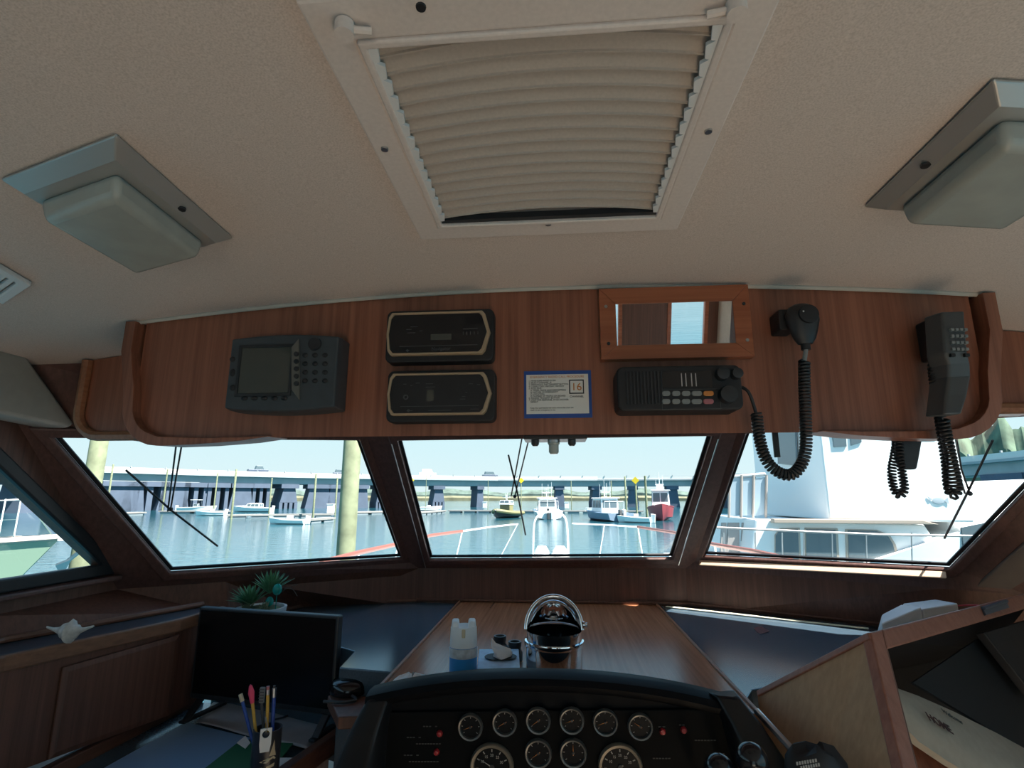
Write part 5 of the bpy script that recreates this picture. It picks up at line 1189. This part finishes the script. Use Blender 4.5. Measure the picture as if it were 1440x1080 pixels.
for lab, px, pt, pb, r in (('slim pale piling just right of the big left piling', 148, 653, 727, .16), ('slim pale piling left of the wiper arms in the left pane', 228, 660, 719, .20), ('slim pale piling right of the wiper arms', 300, 664, 720, .16), ('slim pale piling at the bow of the white cabin cruiser', 325, 660, 730, .17), ('slim pale piling at the stern of the white cabin cruiser', 378, 672, 722, .14),
                           ('tall slim piling at the right end of the long left dock', 440, 666, 728, .17), ('slim piling left of the tall near piling', 471, 672, 724, .16), ('very slim pale piling left in the centre pane', 598, 668, 719, .07), ('slim pale piling between the centre pier and the inflatable', 686, 675, 720, .07), ('slim pale piling between the two patrol boats', 804, 676, 721, .09),
                           ('slim pale piling behind the second patrol boat', 861, 676, 720, .11), ('grey-green piling left of the yellow sign', 881, 670, 724, .17), ('grey-green piling right of the yellow sign', 910, 669, 728, .20)):
    piling(lab, px, pt, pb, r)
piling('piling with a yellow diamond sign right of the second patrol boat', 896, 671, 728, .16, sign=True)
piling('piling with a yellow diamond sign beside the pillar at the left of the centre pane', 577, 672, 720, .10, sign=True)
piling('slim piling with a yellow sign behind the centre wiper', 733, 672, 722, .10, sign=True)
b = PY(127, 700, 9.5); b.z = WZ; piling('thick weathered greenish piling close outside at the left edge of the left pane', 0, 0, 0, .155, at=b, top=4.0)
b = PY(491, 700, 8.6); b.z = WZ; piling('thick weathered greenish piling close outside in the right part of the left pane', 0, 0, 0, .150, at=b, top=4.0)
for lab, px, py in (('white dock box near the short dock on the left', 461, 727), ('white dock box right of the centre bridge pier', 681, 718), ('white dock box beside the right bridge pier in the centre pane', 797, 719)):
    p = onw(px, py)+V((0, .6, .58)); t = thing('dock_box', lab, 'dock box', p); m = MB(); m.box(p.x-.55, p.x+.55, p.y, p.y+.8, p.z, p.z+1.5); obj('box', m, GELC, t, bevel=.08); m = MB(); m.box(p.x-.6, p.x+.6, p.y-.05, p.y+.85, p.z+1.5, p.z+1.62); obj('lid', m, GELC, t)

# ------------------------------------------------------------------ road bridge
BT = 9.0
bp_ = [PZ(px, py, BT) for px, py in ((-160, 640), (-20, 647), (150, 656), (285, 661), (420, 665), (560, 668), (700, 670), (840, 670), (975, 669), (1090, 664), (1200, 657), (1320, 646), (1440, 633), (1560, 618), (1680, 600))]
bg = thing('road_bridge', 'long low concrete road bridge on rows of piers across the water', 'bridge', (0, 170, WZ))
def strip(nm, z0, z1, w0, w1, m_):
    mm = MB(); rg = []
    for i, p in enumerate(bp_):
        d = (bp_[min(i+1, len(bp_)-1)]-bp_[max(i-1, 0)]); n_ = V((-d.y, d.x, 0)).normalized(); n_ = n_ if n_.dot(V((p.x, p.y, 0))) > 0 else -n_
        a, b = p+n_*w0, p+n_*w1; rg.append([V((a.x, a.y, z0)), V((a.x, a.y, z1)), V((b.x, b.y, z1)), V((b.x, b.y, z0))])
    mm.loft(rg); return obj(nm, mm, m_, bg)
strip('parapet', BT-1.05, BT, 0, .35, mat('pale parapet', (.72, .70, .66), .8)); strip('deck', BT-1.5, BT-1.05, -.3, 11, CONC); strip('girder', BT-3.4, BT-1.5, .8, 10, CONC); strip('far_parapet', BT-1.05, BT, 10.6, 11, CONC)
Ls = [0]
for a, b in zip(bp_, bp_[1:]): Ls.append(Ls[-1]+(b-a).length)
def along(px):   # point of the bridge line seen at this column
    best = min(range(len(bp_)-1), key=lambda i: 0 if (px_of(bp_[i])-px)*(px_of(bp_[i+1])-px) <= 0 else 1); a, b = bp_[best], bp_[best+1]
    lo, hi = 0., 1.
    for _ in range(30):
        mid = (lo+hi)/2
        if px_of(a.lerp(b, mid)) < px: lo = mid
        else: hi = mid
    return a.lerp(b, lo), (b-a).normalized()
def px_of(p): v = p-EYE; return 720+F*v.dot(RT)/v.dot(FW)
def pier(px, wpx, style):
    p, d = along(px); n_ = V((-d.y, d.x, 0)).normalized(); n_ = n_ if n_.dot(V((p.x, p.y, 0))) > 0 else -n_
    zc_ = (p-EYE).dot(FW); w = wpx/F*zc_; c = V((p.x, p.y, 0))+n_*5
    mm = MB(); z0, z1 = WZ-1, BT-3.42
    def slab_(u0, u1, v0, v1, za, zb, k0=1, k1=1):
        mm.hexa([c+d*u0*k0+n_*v0+V((0, 0, za)), c+d*u1*k0+n_*v0+V((0, 0, za)), c+d*u1*k0+n_*v1+V((0, 0, za)), c+d*u0*k0+n_*v1+V((0, 0, za))], [c+d*u0*k1+n_*v0+V((0, 0, zb)), c+d*u1*k1+n_*v0+V((0, 0, zb)), c+d*u1*k1+n_*v1+V((0, 0, zb)), c+d*u0*k1+n_*v1+V((0, 0, zb))])
    slab_(-w*.55, w*.55, -4.6, 4.6, z1-1.2, z1)
    if style == 'solid': slab_(-w*.5, w*.5, -4, 4, z0, z1-1.2, 1.25, .85)
    elif style == 'flare':
        slab_(-w*.45, w*.45, -4, 4, z0+2.8, z1-1.2, 1.2, .8)
        for u in (-.75, -.25, .25, .75): slab_(w*(u*.62)-w*.10, w*(u*.62)+w*.10, -4, 4, z0, z0+2.9)
    else:
        for u in (-.42, 0, .42): slab_(w*u-w*.09, w*u+w*.09, -4, 4, z0, z1-1.2)
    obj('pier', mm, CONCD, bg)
for px, w, st_ in ((60, 26, 'solid'), (120, 24, 'solid'), (172, 34, 'solid'), (196, 24, 'solid'), (218, 40, 'bent'), (252, 34, 'solid'), (282, 30, 'bent'), (312, 26, 'bent'), (345, 26, 'solid'), (372, 22, 'bent'), (411, 22, 'flare'), (452, 30, 'solid'), (476, 20, 'solid'), (512, 16, 'solid'), (540, 14, 'flare'),
                   (619, 15, 'flare'), (677, 9, 'solid'), (787, 12, 'solid'), (839, 13, 'flare'), (889, 13, 'solid'), (945, 15, 'solid'), (1000, 18, 'solid'), (1385, 40, 'solid'), (1412, 34, 'bent'), (1440, 38, 'solid'), (1475, 40, 'solid')): pier(px, w, st_)
for k in range(46):     # parapet railing posts picked out along the near side
    u = Ls[-1]*(k+.5)/46; i = max(j for j in range(len(Ls)-1) if Ls[j] <= u); p = bp_[i].lerp(bp_[i+1], (u-Ls[i])/(Ls[i+1]-Ls[i]))
    m = MB(); m.box(p.x-.15, p.x+.15, p.y-.15, p.y+.15, BT, BT+.35); obj('rail_post', m, CONC, bg)
def car(label, px, L, H, m_, pickup=False):
    p, d = along(px); n_ = V((-d.y, d.x, 0)).normalized(); n_ = n_ if n_.dot(V((p.x, p.y, 0))) > 0 else -n_
    c = p+n_*2.6; c.z = BT-1.05; ang_ = math.atan2(d.y, d.x); t = thing('car', label, 'car', c, ang_); M_ = WM[t.name]
    m = MB(); m.box(-L/2, L/2, -.9, .9, .45, H*.62, M_); obj('body', m, m_, t, bevel=.12)
    m = MB(); x0, x1 = (-L*.1, L*.2) if pickup else (-L*.32, L*.22); m.hexa([M_ @ V(q) for q in ((x0-.3, -.8, H*.6), (x1+.5, -.8, H*.6), (x1+.5, .8, H*.6), (x0-.3, .8, H*.6))], [M_ @ V(q) for q in ((x0, -.7, H), (x1, -.7, H), (x1, .7, H), (x0, .7, H))]); obj('cabin', m, TINT if m_ is DARKC else m_, t, bevel=.08)
    for sx in (-.3, .3):
        for sy in (-.9, .75): m = MB(); q = M_ @ V((L*sx, sy, .35)); m.cyl(q, q+n_*.18, .35, 12); obj('wheel', m, BLK2, t)
car('dark pickup truck crossing the bridge above the white cabin cruiser', 366, 5.6, 2.9, DARKC, True)
car('dark car crossing the bridge at the middle of the centre pane', 692, 5.4, 2.8, DARKC)
car('white truck crossing the bridge at the left of the centre pane', 603, 6.0, 3.2, GELC)
car('dark car crossing the bridge just left of the tall near piling', 481, 4.4, 2.5, DARKC)
# far shore: marsh strip and tree line
def shore(nm, px0, px1, dist, hpx, m_, lab, cat, lump, zb=WZ, n=120, depth=30):
    mm = MB(); rg = []
    for i in range(n+1):
        px = px0+(px1-px0)*i/n; d = ray(px, 700); d.z = 0; d.normalize(); p = EYE+d*dist; e = d*depth
        h_ = hpx/F*dist*(1-lump+lump*(.5+.25*math.sin(i*.37)+.15*math.sin(i*.9+1)+.1*random.random()))
        rg.append([V((p.x, p.y, WZ-.5)), V((p.x, p.y, WZ+h_*.6)), V((p.x+e.x*.3, p.y+e.y*.3, WZ+h_)), V((p.x+e.x, p.y+e.y, WZ+h_*.8)), V((p.x+e.x, p.y+e.y, WZ-.5))])
    mm.loft(rg); o = single(nm, mm, m_, lab, cat, smooth=True); o['kind'] = 'stuff'
shore('marsh_grass', 100, 1010, 620, 7, MARSH, 'low yellowish marsh shore seen under the bridge', 'marsh', .3)
shore('shore_trees', 80, 1010, 760, 17, TREE, 'distant green tree line behind the bridge', 'trees', .5)
shore('hill_trees', 1330, 1600, 330, 98, mat('hazy trees', (.10, .155, .105), .9, noise=.45, scale=.15), 'green trees above the bridge at the far right', 'trees', .35, n=60)

# ------------------------------------------------------------------ neighbouring white yacht on the right
YN = 9.0
ny = thing('motor_yacht', 'large white motor yacht moored close outside the right pane', 'yacht', PY(1200, 800, YN)*1.0)
def q9(*P): return [PY(px, py, YN) for px, py in P]
def solid(nm, P, dep, m_=GELC, y=YN, bevel=.03, par=None, zmin=None):
    mm = MB(); pts = [PY(px, py, y) for px, py in P]; mm.prism(pts, (0, dep, 0)); return obj(nm, mm, m_, par or ny, bevel=bevel)
solid('deckhouse', ((1062, 730), (1300, 737), (1352, 815), (1052, 815)), 3.2)
up_ = solid('upper_house', ((1148, 575), (1335, 575), (1348, 640), (1372, 735), (1166, 731)), 3.0)
solid('brow_board', ((1083, 729), (1290, 731), (1312, 737), (1083, 735)), -.14, mat('weathered wood brow', (.40, .33, .27), .6), bevel=.01)
for nm, P in (('window', ((1089, 752), (1096, 743), (1124, 742), (1126, 800), (1089, 800))), ('window', ((1131, 742), (1177, 743), (1180, 800), (1132, 800))), ('window', ((1188, 744), (1232, 745), (1250, 752), (1258, 765), (1268, 800), (1190, 800)))):
    fr_ = solid(nm, P, -.03, mat('window trim tan', (.42, .36, .30), .5), bevel=.006)
    c = V((sum(p[0] for p in P)/len(P), sum(p[1] for p in P)/len(P), 0)); mm = MB(); pts = [PY(c.x+(px-c.x)*.90, c.y+(py-c.y)*.93, YN-.032) for px, py in P]; mm.prism(pts, (0, -.006, 0)); obj('glass', mm, TINT, fr_)
for P in (((1168, 600), (1188, 598), (1190, 628), (1172, 629)), ((1194, 597), (1208, 597), (1211, 622), (1196, 627)), ((1296, 590), (1316, 588), (1318, 614), (1296, 614))):
    solid('window', P, -.02, TINT, bevel=.004)
# its upper side face carries a window (seen edge-on, bluish)
xl = PY(1150, 620, YN).x; mm = MB(); a = PX(1096, 652, xl); b = PX(1122, 655, xl); c = PX(1120, 604, xl); d = PX(1095, 608, xl); mm.prism([a, b, c, d], (-.03, 0, 0)); obj('window', mm, TINT, ny)
# hull, foredeck and bow to the right
mm = MB(); rg = []
for x, hw, zt in ((PY(1000, 800, YN).x, 2.0, .35), (PY(1150, 800, YN).x, 2.1, .40), (PY(1330, 800, YN).x, 2.0, PY(1330, 702, YN).z*.0+1.0), (PY(1430, 760, YN).x, 1.6, 1.25), (PY(1560, 700, YN).x, .7, 1.5), (PY(1640, 690, YN).x, .05, 1.65)):
    yc_ = YN+1.9; rg.append([V((x, yc_-hw, zt)), V((x, yc_-hw*.8, WZ-.2)), V((x, yc_+hw*.8, WZ-.2)), V((x, yc_+hw, zt))])
mm.loft(rg); obj('hull', mm, GELC, ny, smooth=True)
mm = MB(); k = [PY(1330, 700, YN+.3), PY(1372, 690, YN+.6), PY(1480, 672, YN+.9), PY(1480, 720, YN+.9), PY(1345, 815, YN+.1)]
mm.prism(k, (0, 2.4, 0)); obj('fore_cabin', mm, GELC, ny, bevel=.05)
mm = MB(); pts = [PY(px, py, YN-.0) for px, py in ((1352, 742), (1420, 728), (1432, 738), (1400, 775), (1360, 800))]; mm.prism(pts, (0, .03, 0)); obj('side_window', mm, TINT, ny)
# canvas cockpit enclosure and posts aft
solid('canvas_roof', ((1028, 668), (1078, 664), (1078, 669), (1026, 673)), 2.4, mat('grey canvas', (.45, .48, .50), .8), y=YN+.4)
for i, (a, b) in enumerate(((1027, 1042), (1044, 1059), (1061, 1077))):
    solid('clear_curtain', ((a, 673), (b, 671), (b, 724), (a-2, 726)), .02, mat('hazy vinyl', (.33, .42, .48), .25), y=YN+.42, bevel=0)
for px in (1026, 1043, 1060, 1078): mm = MB(); mm.tube([PY(px, 668, YN+.4), PY(px-1, 728, YN+.4)], .02, 6); obj('canvas_post', mm, mat('tan piping', (.40, .34, .30), .6), ny)
for a, b in ((1015, 1022), (1024, 1040), (1044, 1056)): solid('aft_panel', ((a, 735), (b, 735), (b, 800), (a-3, 800)), .05, mat('weathered tan panel', (.36, .33, .31), .7), y=YN+.5, bevel=.005)
mm = MB(); mm.tube([PY(1008, 742, YN-.25), PY(1120, 747, YN-.25), PY(1240, 752, YN-.25), PY(1370, 754, YN-.25), PY(1430, 752, YN-.2)], .018, 6); obj('side_rail', mm, mat('pinkish rail', (.52, .42, .38), .4), ny)
for px in (1018, 1062, 1100, 1130, 1170, 1218, 1282): mm = MB(); mm.tube([PY(px, 749, YN-.25), PY(px+1, 815, YN-.25)], .010, 6); obj('stanchion', mm, STEEL, ny)
p = PY(1320, 704, YN-.01); mm = MB(); mm.ball(p, .09, 14, (1.1, .06, .6)); mm.prism([p+V((.07, -.004, 0)), p+V((.14, -.004, .05)), p+V((.14, -.004, -.05))], (0, .008, 0)); mm.prism([p+V((-.09, -.004, .02)), p+V((-.16, -.004, .07)), p+V((-.13, -.004, .00))], (0, .008, 0)); obj('fish_emblem', mm, mat('grey emblem', (.42, .48, .52), .5), ny)

# ------------------------------------------------------------------ sailboat bow on the left
sb = thing('sailing_boat', 'pale green sailing boat bow with rails and anchor outside the left side window', 'sailing boat', (-9.5, 9, WZ))
SX, SY = PZ(84, 757, .95).x, PZ(84, 757, .95).y; hd = V((.88, .47, 0)).normalized(); sd = V((-hd.y, hd.x, 0)); tip = V((SX, SY, 0))
mm = MB(); tr = MB(); rg = []; rt2 = []
for i in range(13):
    u = i/12; b = 1.7*(1-(1-u)**2.2) if True else 0; s_ = 8*u; c = tip-hd*s_; zt = .95-.35*u+.15*u*u; b = 1.6*(1-(1-u)**2)+.03
    rg.append([c+sd*b+V((0, 0, zt)), c-hd*(1.1*(1-u))+sd*b*.75+V((0, 0, -.6)), c-hd*(1.9*(1-u))+sd*.05+V((0, 0, WZ-.3)), c-hd*(1.9*(1-u))-sd*.05+V((0, 0, WZ-.3)), c-hd*(1.1*(1-u))-sd*b*.75+V((0, 0, -.6)), c-sd*b+V((0, 0, zt))])
    rt2.append((c, b, zt))
mm.loft(rg); obj('hull', mm, HULLG, sb, smooth=True)
for s_ in (1, -1):
    m = MB(); m.tube([c+sd*b*s_+V((0, 0, zt+.02)) for c, b, zt in rt2], .045, 6); obj('toe_rail', m, mat('faded teak toe rail', (.55, .44, .38), .6), sb, smooth=True)
    for hgt in (.32, .62):
        m = MB(); m.tube([c+sd*b*.95*s_+V((0, 0, zt+hgt)) for c, b, zt in rt2[1:]], .006, 5); obj('lifeline', m, STEEL, sb)
    for k in (1, 4, 7, 10):
        c, b, zt = rt2[k]; m = MB(); m.tube([c+sd*b*.95*s_+V((0, 0, zt)), c+sd*b*.95*s_+V((0, 0, zt+.64))], .011, 6); obj('stanchion', m, GELC, sb)
m = MB(); c, b, zt = rt2[1]; m.tube(smoothpath([c+sd*b*.95+V((0, 0, zt+.62)), tip+V((0, 0, 1.60)), c-sd*b*.95+V((0, 0, zt+.62))], 2), .012, 6); obj('pulpit', m, GELC, sb, smooth=True)
m = MB(); m.tube([tip-hd*.05+V((0, 0, .95)), tip-hd*.6+V((0, 0, 1.7))], .02, 6); m.ball(tip-hd*.25+V((0, 0, 1.40)), .13, 12); obj('furler_drum', m, STEEL, sb, smooth=True)
m = MB(); m.tube([tip-hd*.55+V((0, 0, 1.65)), tip-hd*3.4+V((0, 0, 8.5))], .05, 6); obj('furled_sail', m, GELC, sb)
m = MB(); m.prism([tip+sd*.09+V((0, 0, .92)), tip+hd*.5+sd*.06+V((0, 0, .90)), tip+hd*.5-sd*.06+V((0, 0, .90)), tip-sd*.09+V((0, 0, .92))], (0, 0, .07)); obj('bow_roller', m, GELC, sb)
m = MB(); m.tube([tip+hd*.55+V((0, 0, .95)), tip+hd*.30+V((0, 0, .75)), tip+hd*.05+V((0, 0, .50))], .03, 6); m.prism([tip+hd*.05+sd*.16+V((0, 0, .55)), tip+hd*.10+V((0, 0, .36)), tip+hd*.05-sd*.16+V((0, 0, .55)), tip+hd*.2+V((0, 0, .62))], (0, 0, .03)); obj('anchor', m, STEEL, sb)

GROUPS = {'ceiling_light': 'square ceiling lights', 'windshield_wiper': 'windshield wipers', 'dock_piling': 'marina pilings', 'floating_dock': 'floating docks', 'motor_boat': 'moored motor boats', 'car': 'vehicles on the bridge',
          'dock_box': 'white dock boxes', 'ball_pen': 'pens in the cup', 'throttle_lever': 'ball lever knobs', 'paper_slip': 'paper slips on the folder', 'windlass_cover': 'white bow deck covers'}
for o in S.objects:
    if o.parent is None and o.name.split('.')[0] in GROUPS: o['group'] = GROUPS[o.name.split('.')[0]]
# ================================================================== light
w = bpy.data.worlds.new('sky'); S.world = w; w.use_nodes = True; N = w.node_tree.nodes; L = w.node_tree.links; N.clear()
o = N.new('ShaderNodeOutputWorld'); bg_ = N.new('ShaderNodeBackground'); tc = N.new('ShaderNodeTexCoord'); sp_ = N.new('ShaderNodeSeparateXYZ'); r = N.new('ShaderNodeValToRGB')
L.new(tc.outputs['Generated'], sp_.inputs[0]); L.new(sp_.outputs['Z'], r.inputs['Fac']); L.new(r.outputs['Color'], bg_.inputs['Color']); L.new(bg_.outputs[0], o.inputs['Surface'])
e = r.color_ramp.elements; e[0].position = 0.0; e[0].color = (.80, .96, .98, 1); e[1].position = 1.0; e[1].color = (.16, .42, .80, 1)
x = e.new(.11); x.color = (.70, .95, 1.0, 1); x = e.new(.20); x.color = (.50, .84, 1.0, 1); x = e.new(.42); x.color = (.30, .64, .96, 1)
bg_.inputs['Strength'].default_value = .67
SUN_AZ = V((.93, -.36, 0)).normalized(); SUN_EL = math.radians(58)
sd_ = bpy.data.lights.new('sun', 'SUN'); sd_.energy = 12.3; sd_.angle = math.radians(.6); sd_.color = (1, .945, .865)
so_ = bpy.data.objects.new('sun', sd_); COL.objects.link(so_); dvec = SUN_AZ*math.cos(SUN_EL)+V((0, 0, math.sin(SUN_EL)))
so_.rotation_euler = dvec.to_track_quat('Z', 'Y').to_euler(); so_.location = (20, -5, 30)
S.view_settings.view_transform = 'Standard'; S.view_settings.look = 'None'; S.view_settings.exposure = 0.6; S.view_settings.gamma = 1; S.view_settings.use_curve_mapping = False
S.cycles.use_denoising = True; S.cycles.max_bounces = 10; S.cycles.diffuse_bounces = 6; S.cycles.transparent_max_bounces = 16; S.cycles.caustics_reflective = False; S.cycles.caustics_refractive = False
try: S.cycles.denoiser = 'OPENIMAGEDENOISE'
except Exception: pass
